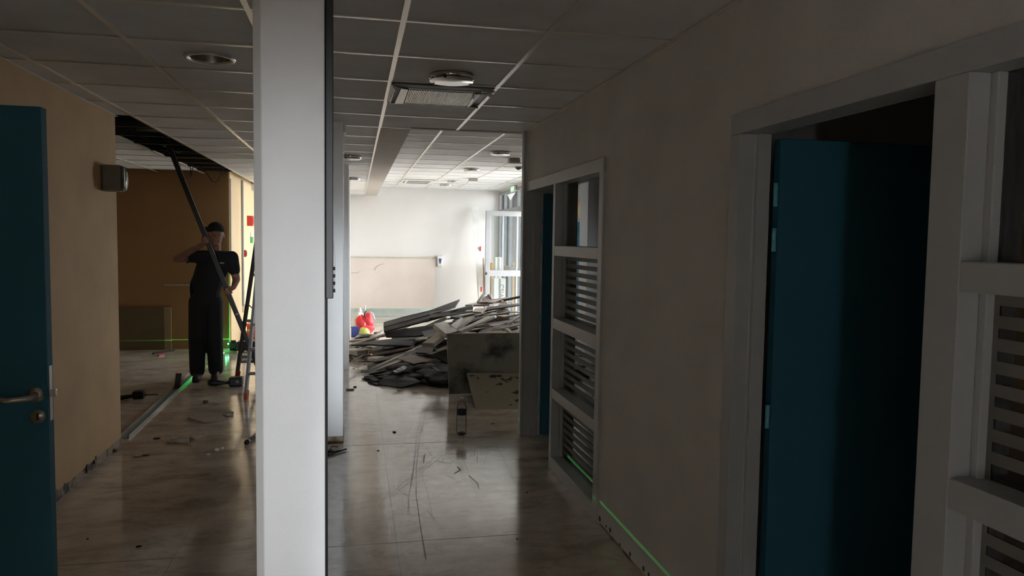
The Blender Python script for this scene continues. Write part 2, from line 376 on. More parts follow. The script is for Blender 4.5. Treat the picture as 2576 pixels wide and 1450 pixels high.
# ------------------------------------------------------------------ door frames and glazed side lights in right wall
def unit(yhinge, yd1, yd0, yg1, yg0, idx, far_jamb=True):
    """frame: hinge jamb at yhinge..yd1, door opening yd1..yd0, mullion yd0..yg1, glazing yg1..yg0"""
    X0, X1 = WX-.014, WX+.11
    d = struct(empty('door_%d' % idx, (WX, (yd0+yd1)/2, 0)))
    MB().box(X0, X1, yd1, yhinge, 0, 2.035).box(WX+.045, WX+.052, yd1-.004, yd1, 0, 2.03).build('jamb', FRAME, d, bevel=.003)
    MB().box(WX+.052, X1-.008, yd1-.022, yd1, 0, 2.035).build('door_stop', FRAME, d, bevel=.002)
    MB().box(X0, X1, yg0-.07, yhinge-.001, 2.035, 2.112).build('head_rail', FRAME, d, bevel=.003)
    # leaf, opened square into the side room
    lf = MB().box(WX+.135, WX+1.02, yd1-.03, yd1+.012, .012, 2.02).build('door_leaf', DOORBLUE, d, bevel=.002)
    for z in (1.815, 1.65, .99, .25):
        MB().lathe([(0, -.043), (.0085, -.043), (.0085, -.001), (.007, 0), (.0085, .001), (.0085, .043), (0, .043)], (WX+.122, yd1-.028, z), 12).build('hinge', HINGEBLUE, lf)
    g = struct(empty('window_%d' % idx, (WX, (yg0+yg1)/2, 0)))
    MB().box(X0, WX+.045, yg1, yd0, 0, 2.035).box(WX+.045, X1, yg1-.02, yd0-.015, 0, 2.035).build('mullion', FRAME, g, bevel=.003)
    MB().box(X0, WX+.045, yg0-.07, yg0, 0, 2.035).box(WX+.045, X1, yg0-.07, yg0+.02, 0, 2.035).build('jamb', FRAME, g, bevel=.003)
    bars = [(0.0, .09), (.515, .585), (1.015, 1.09), (1.53, 1.60)]
    for z0, z1 in bars:
        MB().box(X0+.001, X1, yg0-.0, yg1+.0, z0, z1).build('rail', FRAME, g, bevel=.003)
    zz = [(.09, .515), (.585, 1.015), (1.09, 1.53), (1.60, 2.035)]
    for k, (z0, z1) in enumerate(zz):
        MB().box(WX+.070, WX+.076, yg0, yg1, z0, z1).build('pane', GLASSD, g)
        if k < 3:
            n = 8 if k == 2 else 8; pitch = (z1-z0)/ (n+.3)
            for i in range(n):
                zt = z1-i*pitch
                MB().box(WX+.0675, WX+.0685, yg0+.0, yg1-.035, zt-pitch*.56, zt).build('film_strip', FILM, g)
            MB().box(WX+.0675, WX+.0685, yg1-.035, yg1-.018, z0, z1).build('film_strip', FILM, g)
    return d, g
d1, g1 = unit(6.045, 5.985, 5.13, 5.075, 4.115, 1)
d2, g2 = unit(2.585, 2.515, 1.58, 1.475, .62, 2)
MB().box(1.348, 1.3715, 5.985, 6.055, 0, CE-.002).build('corner_bead', FRAME, d1, bevel=.003)
# ghost marks on door frame 2 reveal (screw slots)
# glue spots where the skirting was torn off
for (x, y, rr_) in ((1509, 1306, .017), (1525, 1325, .007), (1535, 1334, .015), (1559, 1372, .011), (1585, 1395, .013), (1619, 1432, .014), (1632, 1447, .012)):
    v = ray(x, y); p = Vector((0, 0, CZ))+v*(WX/v.x)
    MB().lathe([(0, -.001), (rr_*.8, -.0025), (rr_, 0)], (WX, p.y, max(p.z, .012)), 12, 'x').build('glue_spot', GLUE, wr)
MB().box(WX-.003, WX, .9, 4.0, 0, .012).build('torn_skirting_line', SCUFF, wr)
for i in range(26):
    y = random.uniform(4.2, 6.1)
    s_ = random.uniform(.008, .022); o = MB().box(-1.782, -1.772-random.random()*.012, y-s_, y+s_, random.uniform(.01, .04), random.uniform(.05, .085)).build('plaster_break', SCUFF, wl)
# ------------------------------------------------------------------ left blue door (open leaf near camera)
D = empty('door_3', (-1.4, 2.66, 0)); D['kind'] = 'structure'
lf = MB().box(-1.80, -.975, 2.645, 2.69, .01, 2.035).build('door_leaf', DOORBLUE, D, bevel=.002)
hx = at(100, 993, 2.645)
MB().lathe([(0, 0), (.025, 0), (.025, -.008), (0, -.008)], (hx.x-.01, 2.645, hx.z), 20, 'y').build('rose', STEEL, lf)
MB().tube([(hx.x-.01, 2.64, hx.z), (hx.x-.01, 2.60, hx.z-.001), (hx.x-.02, 2.588, hx.z-.002), (hx.x-.07, 2.586, hx.z-.006), (hx.x-.125, 2.590, hx.z+.003)], [.011, .011, .011, .010, .009], 10).build('handle', STEEL, lf)
kx = at(97, 1047, 2.645)
MB().lathe([(0, 0), (.023, 0), (.023, -.007), (0, -.007)], (kx.x, 2.645, kx.z), 20, 'y').build('escutcheon', STEEL, lf)
MB().box(kx.x-.004, kx.x+.004, 2.634, 2.639, kx.z-.012, kx.z+.010).build('keyhole', BLACK, lf)
MB().box(-.9765, -.9735, 2.655, 2.68, hx.z-.09, hx.z+.09).build('lock_plate', STEEL, lf)
MB().box(-.975, -.957, 2.66, 2.674, hx.z-.012, hx.z+.012).build('latch', STEEL, lf, bevel=.002)
# ------------------------------------------------------------------ hall glazing
gz = struct(empty('window_3', (XH, 13.6, 0)))
for y in (11.15, 12.15, 12.9, 13.05, 14.0, 14.75, 15.3, YB-.04): MB().box(XH-.01, XH+.07, y-.03, y+.03, 0, 2.66).build('mullion', ALU, gz, bevel=.003)
for z0, z1 in ((2.20, 2.28), (2.60, 2.66)): MB().box(XH-.008, XH+.068, 11.1, YB, z0, z1).build('transom', ALU, gz, bevel=.003)
for z0, z1 in ((0, .12), (1.0, 1.1)): MB().box(XH-.006, XH+.066, 13.05, YB, z0, z1).build('transom', ALU, gz, bevel=.003)
for y0, y1 in ((13.08, 13.97), (14.03, 14.72), (14.78, 15.27), (15.33, YB-.07)):
    for z0, z1 in ((.12, 1.0), (1.1, 2.2), (2.28, 2.6)): MB().box(XH+.03, XH+.036, y0, y1, z0, z1).build('pane', GLASS, gz)
for y0, y1 in ((11.18, 12.12), (12.18, 12.87)): MB().box(XH+.03, XH+.036, y0, y1, 2.28, 2.6).build('pane', GLASS, gz)
# glazed entrance leaf standing open across the hall
DL = struct(empty('door_4', (2.65, 13.0, 0)))
x0, x1, yy = 2.258, 3.04, 13.0
fr = MB().box(x0, x0+.085, yy, yy+.05, .01, 2.15).box(x1-.085, x1, yy, yy+.05, .01, 2.15)
fr.build('stile', ALU, DL, bevel=.004)
for z0, z1 in ((.01, .2), (.99, 1.10), (2.06, 2.15)): MB().box(x0+.084, x1-.084, yy+.001, yy+.049, z0, z1).build('rail', ALU, DL, bevel=.004)
for z0, z1 in ((.2, .99), (1.10, 2.06)): MB().box(x0+.08, x1-.08, yy+.022, yy+.028, z0, z1).build('pane', GLASS, DL)
MB().box(x0+.30, x0+.33, yy+.01, yy+.04, 1.10, 2.06).box(x0+.56, x0+.59, yy+.01, yy+.04, .2, 2.06).build('glazing_bar', ALU, DL)
MB().box(x0-.004, x0+.03, yy-.03, yy, 1.02, 1.06).build('lock', BLACK, DL, bevel=.003)
# left far blue door, seen mirrored in the side light
bd_ = struct(empty('door_5', (-1.76, 15.2, 0)))
MB().box(-1.78, -1.745, 14.75, 15.65, 0, 2.05).build('door_leaf', DOORBLUE, bd_, bevel=.003)
MB().box(-1.78, -1.735, 14.68, 14.75, 0, 2.12).box(-1.78, -1.735, 15.65, 15.72, 0, 2.12).box(-1.78, -1.735, 14.75, 15.65, 2.05, 2.12).build('door_frame', FRAME, bd_)
MB().tube([(-1.745, 14.85, 1.05), (-1.70, 14.85, 1.05), (-1.70, 14.97, 1.05)], .012).build('handle', STEEL, bd_)
# ------------------------------------------------------------------ ceiling fittings
PLATE = mat('satin_plate', (.88, .86, .82), .3, metal=.8)
FOIL = mat('foil_tape', (.85, .83, .80), .4, metal=.7)
def disc_light(p, label, lead=None):
    z = p[2]; c = (p[0], p[1], z)
    o = empty('ceiling_light', c, label, 'ceiling light', 'glass plate ceiling lights')
    MB().lathe([(.0, -.001), (.116, -.001), (.122, -.006), (.122, -.024), (.112, -.026), (.108, -.012), (.0, -.010)], c, 36).build('ring', CHROME, o)
    MB().lathe([(0, -.012), (.085, -.012), (.080, -.028), (0, -.028)], c, 24).build('lamp_bowl', WHITEP, o)
    gp = MB().lathe([(0, -.030), (.119, -.030), (.121, -.032), (.119, -.035), (0, -.035)], c, 40).build('glass_plate', PLATE, o)
    for a in (.35, 2.45, 4.3):
        x, y = c[0]+.118*math.cos(a), c[1]+.118*math.sin(a)
        MB().box(x-.006, x+.006, y-.006, y+.006, z-.038, z-.022).build('clip', BLACK, gp)
    return o
disc_light((.512, 4.10, CE), 'round glass plate ceiling light in front of the open air conditioning cassette')
for (x, y, z, lb) in ((1258, 383, HC, 'round glass plate ceiling light above the rubbish heap, nearest in the hall'),
                      (1187, 425, HC, 'round glass plate ceiling light in the middle of the hall ceiling'),
                      (1142, 455, HC, 'small far ceiling light beside the hall air cassette'),
                      (1122, 464, HC, 'farthest round ceiling light, close to the white end wall'),
                      (881, 393, CE, 'round ceiling light just right of the second pillar top'),
                      (888, 448, CE, 'round ceiling light beside the third pillar top')):
    p = fl(x, y, z); disc_light((p.x, p.y, z), lb)
# recessed downlight with its own cut tile
dc = Vector((-.717, 4.052, CE))
tl = None
for o in list(ceil.children):
    if o.name.startswith('tile') and abs(o.location.x+.7225) < .02 and abs(o.location.y-4.047) < .02: bpy.data.objects.remove(o)
n = 48; vs = []; hx_, hy_ = .298, .294
for k in range(n):
    a = 2*PI*k/n; ca, sa = math.cos(a), math.sin(a); q = 1/max(abs(ca)/hx_, abs(sa)/hy_); vs.append((-.7225+ca*q, 4.047+sa*q, CE+.004))
for k in range(n): a = 2*PI*k/n; vs.append((dc.x+.108*math.cos(a), dc.y+.108*math.sin(a), CE+.004))
MB().add(vs, [(k, (k+1) % n, (k+1) % n+n, k+n) for k in range(n)]).build('tile', TILE, ceil)
dl = empty('downlight', dc, 'round recessed downlight with grey reflector in the left ceiling', 'downlight')
MB().lathe([(.100, .004), (.123, .002), (.124, -.003), (.112, -.009), (.100, -.004), (.098, .004)], dc, 48).build('trim_ring', PLATE, dl)
MB().lathe([(.101, -.003), (.085, .07), (.060, .11), (0, .115)], dc, 48).build('reflector', mat('satin_reflector', (.35, .36, .35), .35, metal=.8), dl)
MB().lathe([(0, .035), (.022, .04), (.022, .10), (0, .10)], dc, 16).build('lamp', WHITEP, dl)
# air conditioning cassette, cover off
ax0, ax1, ay0, ay1 = .205, .800, 4.36, 4.99
ac = empty('air_conditioning_cassette', (.5, 4.67, CE), 'open air conditioning cassette with striped grille behind the round light', 'air conditioner')
GR = mat('cassette_grey', (.13, .13, .125), .55)
MB().box(ax0, ax1, ay0, ay1, CE+.002, CE+.2).build('housing', BLACK, ac)
MB().box(ax0, ax1, ay0, ay0+.09, CE-.010, CE+.002).box(ax0, ax1, ay1-.015, ay1, CE-.010, CE+.002).box(ax0, ax0+.06, ay0+.09, ay1-.015, CE-.004, CE+.002).build('panel', GR, ac, bevel=.003)
MB().box(ax0+.1, ax1-.09, ay0+.085, ay0+.135, CE-.012, CE-.004).build('air_slot', BLACK, ac, bevel=.004)
MB().box(ax0+.1, ax1-.09, ay1-.06, ay1-.02, CE-.014, CE-.004).build('air_slot', BLACK, ac, bevel=.004)
ns = 44; gx0, gx1 = ax0+.105, ax1-.055
GS = mat('grille_slat_plastic', (.88, .86, .80), .35, metal=.6)
sl = None
for i in range(ns):
    x = gx0+(gx1-gx0)*(i+.5)/ns
    if sl is None:
        sl = MB().box(x-.0028, x+.0028, ay0+.14, ay1-.055, CE-.014, CE+.004).build('slat', GS, ac); sx0 = x
    else:
        o = sl.copy(); col.objects.link(o); o.location.x = sl.location.x+(x-sx0)
MB().add([(ax0+.058, ay0+.10, CE-.016), (ax0+.10, ay0+.13, CE-.016), (ax0+.10, ay1-.04, CE-.016), (ax0+.045, ay1-.03, CE-.016),
          (ax0+.058, ay0+.10, CE-.004), (ax0+.10, ay0+.13, CE-.004), (ax0+.10, ay1-.04, CE-.004), (ax0+.045, ay1-.03, CE-.004)],
         [(0, 1, 2, 3), (7, 6, 5, 4), (0, 1, 5, 4), (1, 2, 6, 5), (2, 3, 7, 6), (3, 0, 4, 7)]).build('side_cover', FOIL, ac)
MB().slab([(ax0-.005, ay0+.02, CE-.012), (ax0+.018, ay0+.06, CE-.03), (ax0+.012, ay1-.12, CE-.03), (ax0-.008, ay1-.06, CE-.010)], .002).build('torn_tape', FOIL, ac)
MB().tube([(ax0+.0, ay0+.02, CE-.01), (ax0+.03, ay0+.07, CE-.016), (ax0+.10, ay0+.12, CE-.014)], .005, 6).build('foil_edge', FOIL, ac)
MB().tube([(ax1-.10, ay0+.15, CE-.014), (ax1-.06, ay0+.11, CE-.02), (ax1-.01, ay0+.10, CE-.016), (ax1+.008, ay0+.05, CE-.012)], .006, 6).build('foil_edge', FOIL, ac)
MB().tube([(ax1-.10, ay0+.15, CE-.014), (ax1-.085, ay0+.30, CE-.018), (ax1-.07, ay1-.05, CE-.014), (ax1, ay1-.01, CE-.012)], .006, 6).build('foil_edge', FOIL, ac)
MB().lathe([(0, -.014), (.012, -.011), (.015, 0), (.012, .011), (0, .014)], (ax1-.005, ay0+.12, CE-.02), 10).build('crumpled_foil', FOIL, ac)
MB().box(ax0+.0, ax1, ay1-.006, ay1, CE-.013, CE-.008).build('panel_edge', FOIL, ac)
# hall cassette
p = fl(1052, 455, HC)
hc_ = empty('air_conditioning_cassette', (p.x, p.y, HC), 'small white air cassette far off in the hall ceiling', 'air conditioner')
MB().box(p.x-.3, p.x+.3, p.y-.3, p.y+.3, HC-.03, HC-.001).build('housing', WHITEP, hc_, bevel=.008)
MB().box(p.x-.2, p.x+.2, p.y-.2, p.y+.2, HC-.034, HC-.029).build('grille', GREYP, hc_)
for s_ in (-1, 1): MB().box(p.x-.2, p.x+.2, p.y+s_*.25-.02, p.y+s_*.25+.02, HC-.035, HC-.029).build('air_slot', BLACK, hc_)
MB().box(p.x-.27, p.x-.25, p.y-.2, p.y+.2, HC-.035, HC-.029).build('air_slot', BLACK, hc_)
# square ceiling speakers and detector
for (x, y, lb) in ((1293, 400, 'square white box light on the hall ceiling above the heap'), (1190, 449, 'farther square white box on the hall ceiling')):
    p = fl(x, y, HC); o = empty('box_light', (p.x, p.y, HC), lb, 'ceiling box', 'square ceiling boxes')
    MB().box(p.x-.07, p.x+.07, p.y-.07, p.y+.07, HC-.055, HC-.001).build('body', GREYP, o, bevel=.004)
    MB().box(p.x-.085, p.x+.085, p.y-.085, p.y+.085, HC-.07, HC-.054).build('diffuser', WHITEP, o, bevel=.004)
p = fl(1305, 420, HC); o = empty('smoke_detector', (p.x, p.y, HC), 'dark round smoke detector beside the right wall corner', 'smoke detector')
MB().lathe([(0, 0), (.055, -.001), (.055, -.012), (.04, -.03), (.02, -.045), (0, -.047)], (p.x, p.y, HC), 20).build('body', BLACK, o)
MB().lathe([(.055, -.001), (.075, -.001), (.075, -.006), (.055, -.008)], (p.x, p.y, HC), 20).build('base', WHITEP, o)
# exit sign on glazing
p = at(1300, 471, 14.0); o = empty('exit_sign', (XH-.06, 14.0, 2.63), 'small pale green exit sign above the hall glazing', 'exit sign')
MB().box(XH-.055, XH-.012, 14.1, 14.45, 2.58, 2.70-.01).build('body', WHITEP, o, bevel=.006)
MB().box(XH-.059, XH-.054, 14.12, 14.43, 2.595, 2.675).build('sign_face', EXITG, o)
# triangular hanger above the open door
a, b_, c = at(1276, 490, 14.3), at(1297, 484, 14.3), at(1284, 505, 14.3)
o = MB().slab([a, b_, c], .01).build('paper_triangle', WHITEP); tag(o, 'white paper triangle stuck high on the hall glazing', 'paper')
# emergency light on left wall end
e = empty('emergency_light', (-1.78, 5.92, 2.04), 'grey emergency light box near the end of the left wall', 'emergency light')
MB().box(-1.78, -1.655, 5.86, 5.98, 1.945, 2.135).build('housing', GREYP, e, bevel=.012)
MB().lathe([(.0, -.095), (.012, -.09), (.042, -.07), (.05, 0), (.042, .07), (.012, .09), (0, .095)], (0, 0, 0), 20).build('tmp', PET) if False else None
b = MB()
prof = [(-1.655, 1.95), (-1.63, 1.955), (-1.612, 1.99), (-1.606, 2.04), (-1.612, 2.09), (-1.63, 2.125), (-1.655, 2.13)]
k = len(prof); b.add([(x-(x+1.655)*.45, 5.875, z) for x, z in prof]+[(x-(x+1.655)*.45, 5.965, z) for x, z in prof], [tuple(range(k)), tuple(range(2*k-1, k-1, -1))]+[(i, i+1, i+1+k, i+k) for i in range(k-1)], True)
ln = b.build('lens_cover', glassmat('lens_plastic', (.8, .8, .78), 1.6, .12), e)
MB().tube([(-1.645, 5.90, 1.97), (-1.645, 5.90, 2.11)], .006, 10).build('lamp_tube', WHITEP, ln)
MB().box(-1.654, -1.651, 5.88, 5.96, 1.965, 2.115).build('reflector', CHROME, e)
# ------------------------------------------------------------------ things on the yellow and far walls
def wallbox(name, x, y, sx, sz, m, label, cat, dep=.05, X=-1.78, extra=None):
    v = ray(x, y); p = Vector((0, 0, CZ))+v*(X/v.x)
    o = empty(name, (X, p.y, p.z), label, cat)
    MB().box(X+.0005, X+dep, p.y-sx/2, p.y+sx/2, p.z-sz/2, p.z+sz/2).build('case', m, o, bevel=.004)
    MB().box(X+dep-.001, X+dep+.006, p.y-sx*.3, p.y+sx*.3, p.z-sz*.3, p.z+sz*.3).build('cover', extra or m, o, bevel=.002)
    return o
wallbox('fire_alarm_sounder', 623, 556, .16, .17, RED, 'red fire alarm box high on the yellow wall', 'fire alarm', .09)
wallbox('call_point', 612, 638, .11, .11, RED, 'small dark red call point on the yellow wall below the alarm', 'call point', .05, extra=BLACK)
wallbox('wall_sign', 632, 590, .25, .11, WHITEP, 'white notice on the yellow wall beside the pillar', 'notice', .02)
wallbox('wall_sign', 632, 604, .25, .11, GREENP, 'green notice on the yellow wall beside the pillar', 'notice', .02)
wallbox('junction_box', 634, 471, .2, .13, WHITEP, 'white junction box near the top of the yellow wall', 'junction box', .09)
wallbox('socket_box', 611, 776, .16, .12, WHITEP, 'white socket box at the foot of the wall conduit', 'socket', .05)
cd = empty('conduit', (-1.76, 12.62, .5), 'grey vertical cable conduit on the yellow wall', 'conduit')
MB().box(-1.78, -1.755, 12.55, 12.66, .52, CE).build('trunking', ALU, cd, bevel=.003)
MB().box(-1.755, -1.752, 12.57, 12.64, .52, CE-.01).build('lid', GREYP, cd)
cd2 = empty('conduit', (-1.76, 11.52, 0), 'pale corner trunking at the edge of the orange wall', 'conduit')
MB().box(-1.78, -1.765, 11.44, 11.53, 1.1, CE-.06).build('trunking', PLASTERBOARD, cd2)
MB().box(-1.765, -1.762, 11.45, 11.52, 1.1, CE-.06).build('lid', SOFFIT, cd2)
# grab rail / marks on orange back wall, bare panel at its foot
h = empty('wall_rail', (-2.46, 11.39, .93), 'thin pale rail on the dark orange back wall', 'rail')
MB().box(-2.66, -2.20, 11.375, 11.4, .915, .94).build('rail', PALE2, h)
MB().box(-2.60, -2.58, 11.385, 11.4, .90, .955).box(-2.28, -2.26, 11.385, 11.4, .90, .955).build('bracket', GREYP, h)
pn = empty('wall_panel', (-2.9, 11.39, 0), 'dark bare board standing against the orange back wall', 'board')
MB().box(-3.5, -2.665, 11.35, 11.398, 0, .605).build('sheet', mat('dark_olive_board', (.17, .13, .07), .8), pn)
MB().box(-2.665, -2.575, 11.355, 11.398, 0, .61).build('edge_strip', mat('pale_orange_trim', (.40, .28, .16), .7), pn)
# far wall: big plasterboard sheet, dispenser, leaning planks
a = at(870, 645, YB-.02)
pb = empty('plasterboard_sheet', (.7, YB-.06, 0), 'large pale pink plasterboard sheet leaning on the white end wall', 'plasterboard')
q = [at(870, 648, YB-.03), at(1096, 646, YB-.03), at(1091, 777, YB-.22), at(870, 777, YB-.22)]
MB().slab(q, .015).build('sheet', PLASTERBOARD, pb)
MB().tube([at(942, 680, YB-.085), at(948, 671, YB-.08), at(957, 666, YB-.075), at(967, 664, YB-.073)], .004, 5).build('crease', GREYP, pb)
MB().tube([at(884, 687, YB-.09), at(900, 687, YB-.09), at(907, 682, YB-.085)], .0035, 5).build('crease', GREYP, pb)
MB().box(q[0].x-.02, q[1].x+.01, YB-.05, YB-.02, q[0].z, q[0].z+.02).build('top_edge', PALE, pb)
c = at(1106, 657, YB)
ds = empty('dispenser', (c.x, YB, c.z), 'small white wall dispenser with a blue window beside the plasterboard', 'dispenser')
MB().add([(c.x-.055, YB, c.z-.12), (c.x+.055, YB, c.z-.12), (c.x+.07, YB, c.z+.12), (c.x-.07, YB, c.z+.12), (c.x-.045, YB-.09, c.z-.11), (c.x+.045, YB-.09, c.z-.11), (c.x+.06, YB-.10, c.z+.11), (c.x-.06, YB-.10, c.z+.11)],
         [(4, 5, 6, 7), (0, 1, 5, 4), (1, 2, 6, 5), (2, 3, 7, 6), (3, 0, 4, 7), (0, 3, 2, 1)]).build('body', WHITEP, ds, bevel=.006)
MB().slab([(c.x-.03, YB-.106, c.z+.05), (c.x+.03, YB-.106, c.z+.05), (c.x+.012, YB-.10, c.z-.05), (c.x-.012, YB-.10, c.z-.05)], .004).build('blue_window', BLUEP, ds)
def bd(name, pts, t, m, label=None, cat='board', group=None, parent=None):
    o = MB().slab([at(*p) for p in pts], t).build(name, m, parent)
    if parent is None: tag(o, label, cat, group)
    return o
bd('leaning_plank', [(1187, 522, 15.8), (1203, 520, 15.8), (1221, 800, 15.2), (1206, 800, 15.2)], .02, WHITEB, 'tall white plank leaning on the end wall, topmost tip', 'plank', 'planks leaning on the end wall')
bd('leaning_plank', [(1200, 567, 15.5), (1211, 566, 15.5), (1216, 800, 14.9), (1205, 800, 14.9)], .02, WHITEB, 'white plank with red tabs leaning by the glazed door', 'plank', 'planks leaning on the end wall')
for (x, y) in ((1208, 626), (1210, 728)):
    p = at(x, y, 15.35 if y < 700 else 15.0); MB().box(p.x-.013, p.x+.013, p.y-.03, p.y-.01, p.z-.05, p.z+.05).build('red_tab', RED, bpy.data.objects['leaning_plank.001'])
bd('leaning_plank', [(1214, 650, 15.4), (1218, 650, 15.4), (1222, 800, 14.8), (1218, 800, 14.8)], .015, TANB, 'thin tan lath leaning beside the glazed door', 'plank', 'planks leaning on the end wall')
# cartons seen through the open glazed door
def carton(px0, px1, py0, Y, dep, m, label):
    a = at(px0, py0, Y); b2 = at(px1, py0, Y)
    o = empty('carton', ((a.x+b2.x)/2, Y, 0), label, 'carton')
    MB().box(a.x, b2.x, Y, Y+dep, 0, a.z).build('box', m, o, bevel=.004)
    MB().box((a.x+b2.x)/2-.02, (a.x+b2.x)/2+.02, Y-.001, Y, 0, a.z).build('tape', PALE, o)
    MB().box(a.x+.01, b2.x-.01, Y+.01, Y+dep-.01, a.z, a.z+.004).build('flap', m, o)
    return o, a, b2
carton(1236, 1262, 662, 15.0, .35, CARD, 'tan carton behind the glass of the open door')
o, a, b2 = carton(1243, 1272, 702, 13.9, .3, WHITEB, 'white carton lettered CSIA behind the lower door glass')
def text(s, size, m, parent, Mx, name='lettering'):
    cu = bpy.data.curves.new('t', 'FONT'); cu.body = s; cu.size = size; cu.extrude = .0008; cu.align_x = 'CENTER'; cu.align_y = 'CENTER'
    t = bpy.data.objects.new('t', cu); col.objects.link(t); bpy.context.view_layer.update()
    me = bpy.data.meshes.new_from_object(t.evaluated_get(bpy.context.evaluated_depsgraph_get())); bpy.data.objects.remove(t)
    me.transform(Mx); q = wloc(parent); me.transform(Matrix.Translation(-q)); me.materials.clear(); me.materials.append(m)
    o = bpy.data.objects.new(name, me); col.objects.link(o); o.parent = parent; return o
text('CSIA', .125, GREYP, o, Matrix.Translation(((a.x+b2.x)/2+.03, 13.896, .67)) @ Matrix.Rotation(PI/2, 4, 'X') @ Matrix.Rotation(-PI/2, 4, 'Z'))
o, a, b2 = carton(1246, 1262, 648, 14.5, .2, WHITEB, 'white carton behind the upper glass of the open door')
